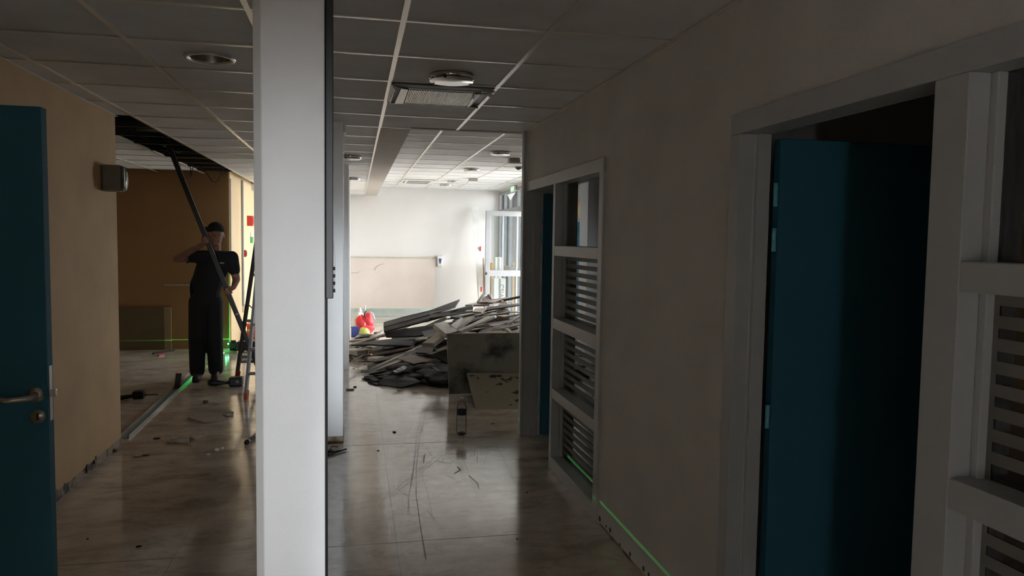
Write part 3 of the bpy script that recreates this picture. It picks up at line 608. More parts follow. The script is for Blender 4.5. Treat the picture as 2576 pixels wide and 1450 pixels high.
# ------------------------------------------------------------------ the rubbish heap
def T(sx_, sy_, k): return lambda u, v, Y: (sx_+u/k, sy_+v/k, Y)
A, B_, C_ = T(1080, 720, 8.056), T(860, 760, 8.056), T(890, 860, 9.668)
G = 'boards thrown on the rubbish heap'
def pile(name, tr, pts, t, m, label, cat='board', g=G): return bd(name, [tr(*p) for p in pts], t, m, label, cat, g)
NB = [
 ('board', B_, [(845, 505, 10.3), (845, 410, 10.45), (1390, 262, 10.6), (1770, 172, 10.7), (2395, -55, 11.0), (2300, 95, 10.8), (2000, 190, 10.6)], .02, DARKB2, 'long dark board with a pointed tip, uppermost left of the heap'),
 ('board', B_, [(850, 600, 10.2), (845, 520, 10.3), (2000, 215, 10.5), (2660, 55, 10.7), (2640, 85, 10.6), (2330, 150, 10.4), (2014, 300, 10.3)], .02, DARKB, 'dark board lying directly under the pointed one'),
 ('board', A, [(0, 650, 10.2), (0, 580, 10.3), (890, 410, 10.5), (880, 520, 10.4)], .015, DARKB2, 'dark board across the middle of the heap under the long boards'),
 ('plank', A, [(730, 380, 11.2), (900, 335, 11.4), (1440, 325, 11.5), (1220, 372, 11.2)], .03, PALE2, 'pinkish beige plank on top of the heap'),
 ('plank', A, [(970, 330, 11.3), (1060, 292, 11.4), (1600, 225, 11.5), (1610, 243, 11.4), (1180, 322, 11.2)], .02, BROWNB, 'dark brown plank behind the pinkish one at the top'),
 ('plank', A, [(1500, 262, 11.2), (1870, 183, 11.2), (1872, 198, 11.15), (1500, 275, 11.1)], .03, DARKB, 'long thin lath reaching up to the right wall corner'),
 ('plank', A, [(1180, 325, 11.1), (1380, 268, 11.2), (1530, 250, 11.2), (1300, 330, 11.1)], .02, PALE, 'light plank poking out between the top boards'),
 ('plank', A, [(965, 312, 11.6), (1015, 312, 11.6), (1110, 165, 11.75), (1078, 145, 11.75)], .03, DARKB2, 'short dark strip sticking up from the heap top'),
 ('plank', A, [(1040, 312, 11.65), (1092, 305, 11.65), (1130, 185, 11.75), (1105, 178, 11.75)], .02, PALE, 'short light strip sticking up beside the dark one'),
 ('cardboard_piece', A, [(1095, 285, 11.6), (1130, 215, 11.7), (1200, 190, 11.7), (1230, 272, 11.6)], .05, BROWNB, 'crumpled brown cardboard piece on the heap top'),
 ('board', A, [(1190, 170, 11.7), (1240, 153, 11.75), (1315, 252, 11.7), (1262, 262, 11.6)], .03, DARKB, 'dark block tilted beside the brown cardboard'),
 ('board', A, [(1080, 500, 10.4), (1170, 425, 10.6), (1800, 350, 10.9), (1870, 352, 10.9), (1870, 372, 10.8), (1560, 420, 10.5)], .02, DARKB, 'dark board running right below the top planks'),
 ('board', A, [(880, 515, 10.1), (930, 450, 10.4), (1160, 445, 10.4), (1060, 532, 10.1)], .02, PALE, 'small pale square board in the upper middle of the heap'),
 ('plank', A, [(1090, 582, 9.9), (1600, 515, 10.2), (1625, 527, 10.15), (1130, 600, 9.9)], .015, PALE, 'long pale lath right of the small square board'),
 ('plank', A, [(1060, 515, 10.5), (1500, 520, 10.6), (1880, 505, 10.6), (1870, 530, 10.5), (1480, 530, 10.5)], .012, SKIRT, 'greenish grey strip lying level across the right of the heap'),
 ('board', A, [(430, 790, 9.2), (735, 575, 10.1), (935, 575, 10.1), (545, 868, 9.15)], .06, PALE, 'wide grey plank forming the right arm of the V'),
 ('board', A, [(90, 765, 9.15), (320, 720, 9.5), (590, 910, 8.95), (340, 972, 8.7)], .055, PALE, 'thick pale board tipped over the corner of the stained panel'),
 ('plank', A, [(560, 900, 8.95), (1180, 608, 9.9), (1335, 610, 9.9), (640, 912, 8.85)], .03, PALE, 'long narrow pale plank rising to the right'),
 ('board', A, [(-145, 1157, 8.7), (200, 918, 9.4), (305, 992, 9.0), (92, 1157, 8.65)], .05, PALE, 'grey plank end forming the left foot of the V'),
 ('board', A, [(645, 965, 8.6), (770, 930, 8.8), (945, 935, 8.8), (825, 992, 8.5)], .01, PALE, 'small pale offcut lying on the stained panel edge'),
 ('board', A, [(1000, 1000, 8.2), (1200, 905, 8.5), (1900, 915, 8.6), (1900, 1000, 8.2)], .015, ORNB, 'rust orange sheet behind the stained panel'),
 ('plank', A, [(1200, 905, 8.5), (1640, 790, 8.9), (1780, 722, 9.0), (1900, 722, 9.0), (1900, 780, 8.8)], .012, PALE, 'pale wedge of board above the rust sheet'),
 ('plank', A, [(1525, 858, 8.3), (1600, 848, 8.4), (1870, 1065, 8.0), (1870, 1110, 7.95)], .025, PALE, 'pale lath slanting down to the right wall corner'),
 ('plank', A, [(1545, 782, 8.9), (1600, 745, 9.0), (1880, 545, 9.3), (1880, 585, 9.2)], .025, WHITEB, 'white lath slanting up to the right wall corner'),
 ('board', A, [(1350, 600, 9.7), (1530, 580, 9.9), (1695, 590, 9.9), (1520, 622, 9.6)], .01, PALE, 'flat pale offcut right of the long narrow plank'),
 ('plank', A, [(935, 803, 9.0), (1190, 755, 9.2), (1212, 765, 9.2), (965, 812, 9.0)], .015, PALE, 'short pale lath in the shadow right of the long narrow plank'),
 ('plank', A, [(820, 882, 8.8), (960, 850, 9.0), (1085, 850, 9.0), (900, 884, 8.8)], .01, PALE2, 'short beige sliver above the small offcut'),
 ('plank', A, [(1210, 800, 9.0), (1330, 765, 9.2), (1550, 755, 9.2), (1300, 812, 8.9)], .012, PALE2, 'beige sliver at the right under the white lath'),
 ('board', A, [(895, 985, 8.55), (1100, 868, 8.8), (1400, 788, 9.0), (1640, 790, 9.0), (1300, 868, 8.7), (1005, 992, 8.4)], .02, DARKB, 'dark bent strip curving above the rust sheet'),
 ('sack', A, [(1375, 512, 10.4), (1480, 440, 10.8), (1580, 460, 10.8), (1630, 512, 10.4)], .12, RUB, 'tan sack of plaster near the right of the heap'),
 ('board', A, [(1400, 385, 11.0), (1540, 272, 11.3), (1585, 290, 11.3), (1610, 400, 11.0)], .03, TANB, 'tan triangular board near the right heap top'),
 ('plank', A, [(520, 590, 9.9), (740, 555, 10.1), (960, 520, 10.2), (980, 540, 10.1), (640, 598, 9.8)], .01, PALE, 'narrow pale sliver left of the V plank top'),
 ('plank', A, [(725, 508, 10.2), (770, 492, 10.3), (870, 483, 10.3), (868, 495, 10.2), (740, 514, 10.2)], .01, WHITEB, 'bright white sliver in the middle of the dark boards'),
 ('plank', B_, [(115, 885, 10.6), (125, 862, 10.7), (600, 715, 10.8), (900, 628, 10.8), (1430, 410, 10.9), (1450, 422, 10.85), (1300, 520, 10.7), (900, 650, 10.7), (600, 745, 10.7)], .02, PALE2, 'long warm pale lath lying across the left of the heap'),
 ('plank', B_, [(115, 798, 11.0), (115, 772, 11.1), (540, 728, 11.1), (620, 738, 11.0)], .02, PALE2, 'short pinkish lath on the left floor by the pillar'),
 ('plank', B_, [(560, 708, 11.1), (820, 565, 11.5), (845, 578, 11.4), (640, 702, 11.0)], .02, PALE, 'pale lath behind the long warm one'),
 ('sheet', B_, [(180, 872, 10.2), (660, 785, 10.6), (1550, 690, 10.7), (1560, 752, 10.5), (1400, 882, 9.9), (560, 858, 10.0)], .02, BLACKB, 'black sheet under the long pale laths'),
 ('plank', B_, [(1060, 520, 11.1), (1300, 455, 11.2), (1430, 425, 11.2), (1400, 445, 11.1), (1100, 533, 11.0)], .01, WHITEB, 'bright white strip left of the middle'),
 ('plank', B_, [(1700, 405, 10.9), (1920, 308, 11.1), (1975, 322, 11.0), (1740, 402, 10.9)], .01, WHITEB, 'bright white strip in the middle of the heap'),
 ('plank', B_, [(1700, 480, 10.3), (2014, 330, 10.5), (2120, 295, 10.5), (2120, 340, 10.4), (1790, 470, 10.2)], .02, PALE, 'olive pale plank left of the thick board'),
 ('plank', B_, [(1485, 757, 9.8), (1860, 632, 10.1), (1905, 650, 10.0), (1700, 742, 9.7)], .02, PALE, 'pale tapering plank left of the grey plank end'),
 ('board', B_, [(860, 600, 10.3), (1300, 540, 10.4), (2000, 440, 10.5), (2000, 600, 10.2), (1500, 690, 10.1), (900, 700, 10.2)], .02, DARKB, 'wide dark board beneath the long pale lath'),
 ('board', B_, [(1600, 600, 10.0), (2200, 480, 10.2), (2200, 640, 9.8), (1700, 720, 9.8)], .02, DARKB2, 'dark board between the white strips and the grey plank'),
 ('plaster_slab', B_, [(110, 975, 10.35), (320, 938, 10.7), (535, 975, 10.35), (310, 1012, 10.1)], .055, PALE, 'thick pale plaster slab on the floor beside the pillar'),
 ('plaster_slab', B_, [(515, 1130, 9.55), (640, 1095, 9.8), (865, 1100, 9.75), (690, 1150, 9.45)], .04, PALE, 'pale plaster slab at the left front of the rubble'),
 ('plaster_slab', B_, [(540, 1000, 10.3), (700, 965, 10.5), (880, 972, 10.4), (720, 1020, 10.1)], .03, PALE2, 'beige plaster slab behind the floor rubble'),
 ('stick', B_, [(160, 1222, 9.25), (150, 1210, 9.3), (465, 1048, 9.9), (482, 1060, 9.85)], .012, DARKB2, 'thin dark stick on the floor by the third pillar'),
 ('plank', B_, [(720, 1022, 10.0), (980, 958, 10.3), (1010, 965, 10.2), (800, 1028, 9.95)], .015, DARKB2, 'short dark lath in the rubble'),
 ('edge_trim', C_, [(330, 690, 9.0), (1625, 78, 10.0), (1680, 100, 9.9), (1040, 395, 9.35), (390, 700, 8.95)], .01, PALE, 'long pale angled trim reaching out over the floor'),
 ('edge_trim', C_, [(172, 745, 8.9), (172, 695, 8.95), (345, 690, 9.0), (1060, 395, 9.3), (1240, 330, 9.5), (1180, 392, 9.3), (365, 748, 8.88)], .006, DARKB, 'dark upright flange of the long floor trim'),
 ('edge_trim', C_, [(365, 748, 8.87), (1180, 392, 9.25), (1250, 450, 9.0), (900, 560, 8.85)], .006, PALE, 'pale lower flange of the long floor trim'),
 ('sheet', C_, [(1060, 402, 9.1), (1500, 265, 9.6), (1890, 300, 9.6), (2290, 520, 9.0), (2290, 545, 8.9), (2100, 500, 8.8), (1850, 478, 8.75), (1650, 495, 8.7), (1460, 540, 8.6)], .008, BROWNB, 'curved brown sheet at the front of the heap'),
 ('patterned_strip', C_, [(935, 725, 8.45), (1310, 530, 8.8), (1425, 572, 8.75), (1075, 752, 8.4)], .012, PRINT, 'white strip with dark printed marks at the heap front'),
 ('sheet', C_, [(1720, 525, 8.7), (1850, 490, 8.75), (2100, 560, 8.7), (2310, 660, 8.6), (2310, 705, 8.5), (2030, 695, 8.4)], .008, BROWNB, 'folded brown sheet tucked under the curved one'),
 ('sheet', C_, [(330, 965, 8.5), (460, 945, 8.6), (700, 900, 8.7), (1000, 930, 8.5), (560, 1045, 8.3)], .01, BLACKB, 'torn black sheet corner lying out on the floor'),
 ('sheet', C_, [(760, 640, 8.9), (850, 605, 9.0), (870, 560, 9.05), (1240, 482, 9.2), (1100, 640, 8.8), (940, 695, 8.7)], .008, DARKB2, 'torn grey paper sheet behind the printed strip'),
 ('board', C_, [(1700, 110, 9.5), (1720, 40, 9.7), (1960, 40, 9.6), (1960, 100, 9.3), (1900, 280, 9.2), (1500, 260, 9.4)], .02, DARKB, 'dark board under the grey plank end'),
 ('board', C_, [(1940, 100, 8.9), (2020, 190, 8.7), (2260, 90, 8.9), (2265, 170, 8.7), (2030, 225, 8.6)], .008, PALE2, 'torn pinkish card beside the stained panel'),
 ('board', C_, [(1760, 290, 9.0), (2260, 180, 9.0), (2290, 520, 8.8), (1900, 305, 8.9)], .01, DARKB2, 'dark grey sheet above the curved brown one'),
]
for (nm, tr, pts, t, m, lb) in NB: pile(nm, tr, pts, t, m, lb, nm.replace('_', ' ') if nm not in ('edge_trim',) else 'trim')
# white tube
o = MB().tube([at(943, 870, 10.1), at(975, 869.5, 10.1), at(1042, 869.5, 10.1)], .017, 10).build('metal_tube', WHITEB); tag(o, 'bright metal tube lying along the front of the black sheet', 'tube', G)
# boards hidden deeper in the heap: they fill it and only their edges show
random.seed(11)
def surf(x, y):
    s_ = max(0, min(1, (x-.15)/1.5)); a_ = .10+.62*s_
    f = min(1, max(.15, (y-8.1)/1.8)); bk = min(1, max(.2, (12.3-y)/1.2))
    return a_*f*bk
def filler(x, y, z, L, wd, th, yaw, tilt, roll, m, k):
    Mx = Matrix.Translation((x, y, z)) @ Matrix.Rotation(yaw, 4, 'Z') @ Matrix.Rotation(-tilt, 4, 'Y') @ Matrix.Rotation(roll, 4, 'X')
    b = MB(); j = [random.uniform(-.06, .06)*L for _ in range(4)]
    vs = [(-L/2+j[0], -wd/2, 0), (L/2+j[1], -wd/2, 0), (L/2+j[2], wd/2, 0), (-L/2+j[3], wd/2, 0)]
    b.slab([Mx @ Vector(v) for v in vs], th)
    o = b.build('board', m)
    tag(o, {'brown_sheet': 'brown', 'black_sheeting': 'black', 'charcoal_board': 'charcoal grey'}.get(m.name, 'near black')+' broken board jammed among others inside the heap', 'board', {'brown_sheet': 'brown', 'black_sheeting': 'black', 'charcoal_board': 'charcoal'}.get(m.name, 'near black')+' boards inside the heap')
for k in range(120):
    x = random.uniform(.35, 2.5); y = random.uniform(8.6, 11.6)
    hmax = surf(x, y); z = random.uniform(.05, .72)*hmax
    L = random.uniform(.5, 1.3)*(1 if x > .7 else .5); wd = random.uniform(.07, .32)
    if y-L/2 < 8.2 and x > .8: L *= .6
    tl_ = min(random.gauss(.20, .08), .9*z/(L/2)) if z < .3 else random.gauss(.2, .08)
    filler(x, y, z, L, wd, random.uniform(.01, .022), random.gauss(.1, .35), max(-.02, tl_), random.gauss(.0, .12),
           random.choice([DARKB, DARKB, DARKB2, DARKB2, BROWNB, BLACKB]), k)
for k in range(22):
    filler(random.uniform(1.3, 2.4), random.uniform(10.9, 11.75), random.uniform(.25, .66), random.uniform(.4, .9), random.uniform(.07, .3), .018, random.gauss(.1, .5), random.gauss(.12, .06), random.gauss(0, .1), random.choice([DARKB, DARKB2, BROWNB]), k)
# loose rubble crumbs on the floor at the left of the heap
random.seed(5)
def crumb_mesh(seed, s_):
    bm = bmesh.new(); bmesh.ops.create_icosphere(bm, subdivisions=1, radius=s_)
    rr = random.Random(seed)
    for v in bm.verts: v.co = Vector((v.co.x*rr.uniform(.6, 1.5), v.co.y*rr.uniform(.6, 1.4), v.co.z*rr.uniform(.25, .6)))
    bm.verts.ensure_lookup_table(); mz = min(v.co.z for v in bm.verts)
    for v in bm.verts: v.co.z -= mz
    me = bpy.data.meshes.new('crumb'); bm.to_mesh(me); bm.free(); return me
cm = []
for i in range(6):
    me = crumb_mesh(i, .032); me.materials.append([RUB, PALE, RUB, DARKB2, PALE2, DARKB][i]); cm.append(me)
for i in range(120):
    x = random.uniform(878, 1010); y = random.uniform(868, 912) if i < 90 else random.uniform(905, 935)
    p = fl(x, y); o = bpy.data.objects.new('rubble_piece', cm[i % 6]); col.objects.link(o); o.location = p
    s_ = random.uniform(.35, 1.5) if i < 90 else random.uniform(.2, .6); o.scale = (s_*random.uniform(.8, 2.4), s_*random.uniform(.8, 1.6), s_); o.rotation_euler = (0, 0, random.uniform(0, 6.28))
    kd = ['crumbly brown', 'pale', 'lumpy brown', 'charcoal', 'beige', 'near black'][i % 6]; tag(o, kd+' rubble lump strewn on the floor left of the heap', 'rubble', kd+' rubble lumps left of the heap')
# stained panels in front
pnl = empty('stained_panel', (1.5, 7.7, 0), 'large grey stained panel standing upright before the heap', 'panel')
q = [at(1125, 840, 7.74), at(1330, 843, 7.74), at(1330, 1001, 7.69), at(1131, 995, 7.69)]
q[2].z = 0; q[3].z = 0; q[1].z = q[0].z
MB().slab(q, .06).build('board', STAINED, pnl)
q2 = [v+Vector((0, -.003, 0)) for v in (q[3], q[3]+Vector((.26, 0, 0)))]
MB().slab([q2[0], q2[1], q2[1]+Vector((0, 0, .012)), q2[0]+Vector((0, 0, .012))], .003).build('base_strip', WHITEB, pnl)
lp = empty('blotched_panel', (1.4, 7.0, 0), 'olive panel with black blotches leaning low against the stained one', 'panel')
q = [at(1174, 938, 7.6), at(1330, 940, 7.6), fl(1330, 1030), fl(1198, 1031)]
MB().slab(q, .022).build('board', STAINED2, lp, bevel=.002)
o = MB().slab([fl(1038, 985, .003), fl(1051, 982, .003), fl(1066, 982, .003), fl(1049, 987, .003)], .002).build('paper_scrap', PALE); tag(o, 'pale paper scrap on the floor in front of the heap', 'paper')
# bottle
bx, by = .878, 6.13
bo = empty('water_bottle', (bx, by, 0), 'clear plastic water bottle with blue label standing on the floor', 'bottle')
pr = [(0, .008), (.030, .003), (.039, .012), (.040, .03), (.0385, .045), (.040, .06), (.0385, .075), (.040, .09), (.0385, .105), (.040, .12), (.0385, .14), (.040, .16), (.0405, .20), (.040, .222), (.033, .25), (.020, .272), (.0145, .282), (.0145, .292)]
MB().lathe([(r_*1.06, z_) for r_, z_ in pr], (bx, by, 0), 28).build('body', PET, bo)
MB().lathe([(.0415, .165), (.0418, .166), (.0418, .205), (.0415, .206)], (bx, by, 0), 28).build('label', LABELB, bo)
MB().lathe([(0, .310), (.015, .309), (.0155, .290), (0, .290)], (bx, by, 0), 20).build('cap', WHITEP, bo)
MB().lathe([(.022, .004), (.038, .004), (.038, .014), (.02, .012)], (bx, by, 0), 24).build('base_ring', mat('bottle_base', (.03, .03, .03), .3), bo)
# dark specks and scraps on the floor
def scrap(x, y, w_, h_, z, m, label, name='floor_scrap', cat='scrap', yaw=0, grp='small scraps on the floor'):
    p = fl(x, y); Mx = Matrix.Translation(p) @ Matrix.Rotation(yaw, 4, 'Z')
    rr = random.Random(int(x*7+y)); k = 7
    pts = [(Mx @ Vector((w_/2*math.cos(2*PI*i/k)*rr.uniform(.75, 1.1), h_/2*math.sin(2*PI*i/k)*rr.uniform(.75, 1.1), z))) for i in range(k)]
    o = MB().slab(pts, z).build(name, m); return tag(o, label, cat, grp)
scrap(992, 1089, .03, .03, .008, BLACKR, 'black dot of rubber left of the bottle')
scrap(951, 1135, .02, .02, .006, BLACKR, 'small black square crumb on the floor left of the scratches')
scrap(1240, 1067, .035, .015, .004, BLACKR, 'tiny dark dash on the floor right of the bottle')
scrap(1326, 1240, .012, .012, .004, BLACKR, 'tiny crumb in the shade under the door frame')
scrap(1301, 1357, .012, .012, .004, BLACKR, 'tiny crumb near the foreground shade edge')
scrap(350, 1376, .03, .015, .005, BLACKR, 'dark crumb on the near left floor')
scrap(220, 1357, .012, .008, .004, BLACKR, 'tiny crumb nearest the blue door')
scrap(881, 982, .10, .05, .012, DARKB, 'flat dark scrap right of the third pillar')
scrap(893, 975, .04, .03, .012, BLACKR, 'black chip right of the third pillar')
scrap(546, 1133, .035, .04, .012, WHITEP, 'white plaster chip left of the pillar, largest of three')
scrap(560, 1129, .02, .02, .01, WHITEP, 'white plaster chip left of the pillar, right of the large one')
scrap(524, 1145, .03, .02, .008, PALE, 'pale chip left of the pillar, lowest of three')
scrap(395, 1105, .06, .02, .01, DARKB, 'dark sliver on the left floor')
scrap(345, 1150, .07, .05, .012, PALE2, 'brown torn flake on the left floor')
scrap(365, 1147, .05, .012, .006, BLACKR, 'dark sliver beside the brown flake')
scrap(207, 1200, .05, .08, .02, PALE2, 'torn plaster flake at the foot of the left wall')
scrap(292, 1135, .05, .05, .02, PALE2, 'plaster flake near the end of the left wall')
scrap(517, 1016, .05, .05, .03, DARKB2, 'dark little lump behind the fallen tile')
# fallen ceiling tile pieces
def flat(pts, z, m, label, nm='tile_fragment'):
    o = MB().slab([fl(x, y, z) for x, y in pts], z*.9).build(nm, m); return tag(o, label, 'tile fragment', 'tile fragments on the floor')
flat([(472, 1050), (530, 1036), (575, 1052), (560, 1056), (515, 1063)], .014, mat('fallen_tile', (.36, .31, .27), .9), 'fallen pinkish ceiling tile on the floor before the worker')
flat([(562, 1040), (572, 1034), (588, 1036), (586, 1043), (565, 1044)], .02, RUB, 'small tile piece right of the fallen tile')
flat([(420, 1112), (440, 1094), (478, 1094), (475, 1115)], .012, RUB, 'thin grey tile piece nearest the foreground')
flat([(472, 1117), (478, 1112), (492, 1114), (487, 1118)], .012, RUB, 'tiny tile chip beside the thin grey piece')
flat([(480, 1100), (492, 1090), (520, 1086), (518, 1094), (490, 1104)], .016, PALE2, 'broken beige tile strip between the two tiles')
# ------------------------------------------------------------------ bags at the far left of the hall
p = fl(918, 845, 0); X_, Y_ = p.x, 13.0
def blob(name, c, sx_, sy_, sz_, m, parent, seed=1, amp=.18, sub=3, flat_=.0):
    bm = bmesh.new(); bmesh.ops.create_icosphere(bm, subdivisions=sub, radius=1)
    from mathutils import noise
    for v in bm.verts:
        d = 1+amp*noise.noise(v.co*1.7+Vector((seed*3.1, 0, 0)))+amp*.5*noise.noise(v.co*4+Vector((0, seed, 0)))
        v.co = Vector((v.co.x*sx_*d, v.co.y*sy_*d, max(-.92, v.co.z*d)*sz_))
        v.co += Vector(c)-wloc(parent)
    me = bpy.data.meshes.new(name); bm.to_mesh(me); bm.free(); me.materials.append(m)
    for q_ in me.polygons: q_.use_smooth = True
    o = bpy.data.objects.new(name, me); col.objects.link(o); o.parent = parent; return o
c = at(918, 806, 12.8); rb = empty('red_bag', (c.x, c.y, 0), 'red shopping bag with white piping beyond the pillar', 'bag')
bgb = blob('body', (c.x, c.y, .155), .150, .12, .17, REDBAG, rb, 4, .30)
blob('side_fold', (c.x+.06, c.y-.02, .235), .085, .09, .135, REDBAG, rb, 12, .35)
blob('side_fold', (c.x-.075, c.y-.01, .215), .070, .09, .12, REDBAG, rb, 15, .35)
MB().tube([at(891, 806, 12.75), at(900, 788, 12.72), at(911, 782, 12.72)], .009, 6).build('piping', WHITEP, bgb)
MB().tube([at(943, 804, 12.75), at(938, 790, 12.72), at(931, 784, 12.72)], .009, 6).build('piping', WHITEP, bgb)
MB().tube([at(916, 800, 12.66), at(917, 790, 12.68), at(921, 783, 12.72)], .012, 6).build('seam_opening', BLACKR, bgb)
MB().tube([at(917, 812, 12.64), at(919, 816, 12.64), at(916, 820, 12.64)], .008, 6).build('clasp', WHITEP, bgb)
MB().tube([at(918, 783, 12.8), at(919, 768, 12.8)], .012, 8).build('white_stem', WHITEP, rb)
c = at(904, 786, 13.2); wbg = empty('plastic_bag', (c.x, c.y, 0), 'white plastic bag behind the red bag', 'bag')
blob('body', (c.x, c.y, .17), .10, .09, .18, WHITEP, wbg, 9, .3)
blob('knot', (c.x+.01, c.y, .37), .03, .03, .05, WHITEP, wbg, 2, .3, 2)
c = at(893, 829, 12.55); bb = empty('blue_tub', (c.x, c.y, 0), 'blue plastic tub in front of the red bag', 'tub')
MB().box(c.x-.06, c.x+.06, c.y-.06, c.y+.06, .0, c.z+.035).build('tub', BLUEP, bb, bevel=.01)
MB().box(c.x-.065, c.x+.065, c.y-.065, c.y+.065, c.z+.028, c.z+.045).build('rim', BLUEP, bb, bevel=.005)
c = at(916, 827, 12.5); yb = empty('lime_bag', (c.x, c.y, 0), 'crumpled lime yellow bag beside the blue tub', 'bag')
blob('body', (c.x, c.y, .075), .09, .07, .085, YELLOWP, yb, 3, .2)
c = at(923, 840, 11.9); kb = empty('black_bag', (c.x, c.y, 0), 'shiny black sack lying below the lime bag', 'bag')
blob('body', (c.x, c.y, .062), .19, .13, .066, mat('shiny_black_bag', (.012, .012, .012), .2), kb, 3, .15)
blob('twisted_end', (c.x+.15, c.y, c.z+.0), .05, .04, .03, mat('shiny_black_bag_end', (.012, .012, .012), .3), kb, 8, .2, 2)
q1 = at(1055, 960, 8.75)
mnd = empty('plastic_sheeting', (q1.x, 8.85, 0), 'large crumpled black plastic sheeting bulging at the heap front', 'sheeting', G)
blob('bulge', (q1.x+.02, 8.72, .055), .40, .36, .115, BLACKB, mnd, 21, .35, 4)
blob('bulge', (q1.x-.22, 8.62, .03), .34, .26, .055, BLACKB, mnd, 5, .45, 4)
blob('bulge', (q1.x+.25, 8.42, .05), .30, .34, .11, BLACKB, mnd, 8, .35, 4)
MB().slab([fl(947, 967, .012), fl(962, 952, .06), fl(1010, 935, .10), fl(1060, 960, .06), fl(1010, 975, .01)], .006).build('torn_edge', BLACKB, mnd)
MB().slab([fl(924, 958, .01), fl(945, 955, .02), fl(985, 950, .05), fl(1000, 962, .03), fl(960, 968, .01)], .006).build('torn_edge', BLACKB, mnd)
# ------------------------------------------------------------------ stud and worker
T0, T1 = at(441, 405, 8.50), at(655, 937, 8.92)
def on(z): t = (z-T0.z)/(T1.z-T0.z); return T0+(T1-T0)*t
pt, pb_ = on(2.72), on(.012)
sd = empty('metal_stud', pb_, 'long metal wall stud slanting from the ceiling gap to the floor, held by the worker', 'stud')
dv = (pt-pb_).normalized(); sx_ = dv.cross(Vector((0, -1, 0))).normalized(); sn = sx_.cross(dv).normalized()
b = MB()
def pl(o1, o2, w1, w2): b.add([pb_+sx_*o1+sn*w1, pb_+sx_*o2+sn*w2, pt+sx_*o2+sn*w2, pt+sx_*o1+sn*w1, pb_+sx_*o1+sn*(w1+.0015)+sx_*.0015, pb_+sx_*o2+sn*(w2+.0015)+sx_*.0015, pt+sx_*o2+sn*(w2+.0015)+sx_*.0015, pt+sx_*o1+sn*(w1+.0015)+sx_*.0015],
    [(0, 1, 2, 3), (7, 6, 5, 4), (0, 4, 5, 1), (1, 5, 6, 2), (2, 6, 7, 3), (3, 7, 4, 0)])
pl(-.024, .024, 0, 0)
b.build('web', DARKMETAL, sd)
b = MB(); pl(-.024, -.024, 0, .034); b.build('flange', DARKMETAL, sd)
b = MB(); pl(.0225, .0225, 0, .034); b.build('flange', DARKMETAL, sd)
for z in (.76, .36):
    q = on(z)+sn*.004
    MB().tube([q-sn*.008, q+sn*.004], .011, 12).build('hole_light_disc', WHITEP, sd)  # white disc in place of light seen through a punched hole
def capsules(segs, voxel, m, name, parent, smooth=4, cuts=()):
    """one continuous surface from tapered limbs, fused by a voxel remesh"""
    bm = bmesh.new()
    for (a, b_, ra, rb, *sq) in segs:
        a, b_ = Vector(a), Vector(b_); fx = sq[0] if sq else 1.0
        d = b_-a; L = d.length
        rot = d.to_track_quat('Z', 'Y').to_matrix().to_4x4() if L > 1e-6 else Matrix()
        n, vs = 14, []
        rings = []
        for i in range(0, 5): t = -PI/2+PI/2*i/4; rings.append((ra*math.cos(t), ra*math.sin(t)))
        for i in range(0, 5): t = PI/2*i/4; rings.append((rb*math.cos(t), L+rb*math.sin(t)))
        allv = []
        for r_, z_ in rings:
            rg = []
            for k in range(n):
                an = 2*PI*k/n; v = rot @ Vector((max(r_, 1e-4)*math.cos(an), max(r_, 1e-4)*math.sin(an), z_)); v = a+v
                rg.append(v)
            allv.append(rg)
        if fx != 1.0:
            cc = (a+b_)/2
            for rg in allv:
                for v in rg:
                    # flatten front-to-back (world Y) about the limb axis
                    t = max(0, min(1, (v-a).dot(d)/(L*L))) if L > 1e-6 else 0; axp = a+d*t; v.y = axp.y+(v.y-axp.y)*fx
        bv = [[bm.verts.new(v) for v in rg] for rg in allv]
        for i in range(len(bv)-1):
            for k in range(n): bm.faces.new((bv[i][k], bv[i][(k+1) % n], bv[i+1][(k+1) % n], bv[i+1][k]))
        bm.faces.new(bv[0][::-1]); bm.faces.new(bv[-1])
    me = bpy.data.meshes.new(name); bm.to_mesh(me); bm.free()
    q = wloc(parent); me.transform(Matrix.Translation(-q))
    o = bpy.data.objects.new(name, me); col.objects.link(o); o.parent = parent
    r_ = o.modifiers.new('r', 'REMESH'); r_.mode = 'VOXEL'; r_.voxel_size = voxel; r_.use_smooth_shade = True
    if smooth: s_ = o.modifiers.new('s', 'SMOOTH'); s_.iterations = smooth; s_.factor = .5
    bpy.context.view_layer.update()
    m2 = bpy.data.meshes.new_from_object(o.evaluated_get(bpy.context.evaluated_depsgraph_get()))
    o.modifiers.clear(); o.data = m2; m2.materials.clear(); m2.materials.append(m)
    for pz in m2.polygons: pz.use_smooth = True
    if cuts:
        bm = bmesh.new(); bm.from_mesh(m2)
        for (co, no) in cuts:
            bmesh.ops.bisect_plane(bm, geom=bm.verts[:]+bm.edges[:]+bm.faces[:], plane_co=Vector(co)-q, plane_no=Vector(no), clear_outer=True)
        bm.to_mesh(m2); bm.free()
    return o
V = Vector
h1, h2 = on(1.60), on(1.03)
man = empty('person', (-1.66, 8.97, 0), 'worker in black cap, black t-shirt and trousers holding up a metal stud', 'person')
shL, shR = V((-1.745, 9.0, 1.405)), V((-1.385, 9.0, 1.39))
elL, elR = V((-1.945, 8.90, 1.375)), V((-1.335, 9.0, 1.14))
wrL, wrR = h1+V((-.045, .055, -.055)), h2+V((.055, .07, .03))
hd = V((-1.545, 8.96, 1.625)); yawh = .25
Rh = Matrix.Rotation(yawh, 3, 'Z') @ Matrix.Rotation(-.12, 3, 'X')
def hp(x, y, z): return hd + Rh @ V((x, y, z))     # head frame: -Y is the face
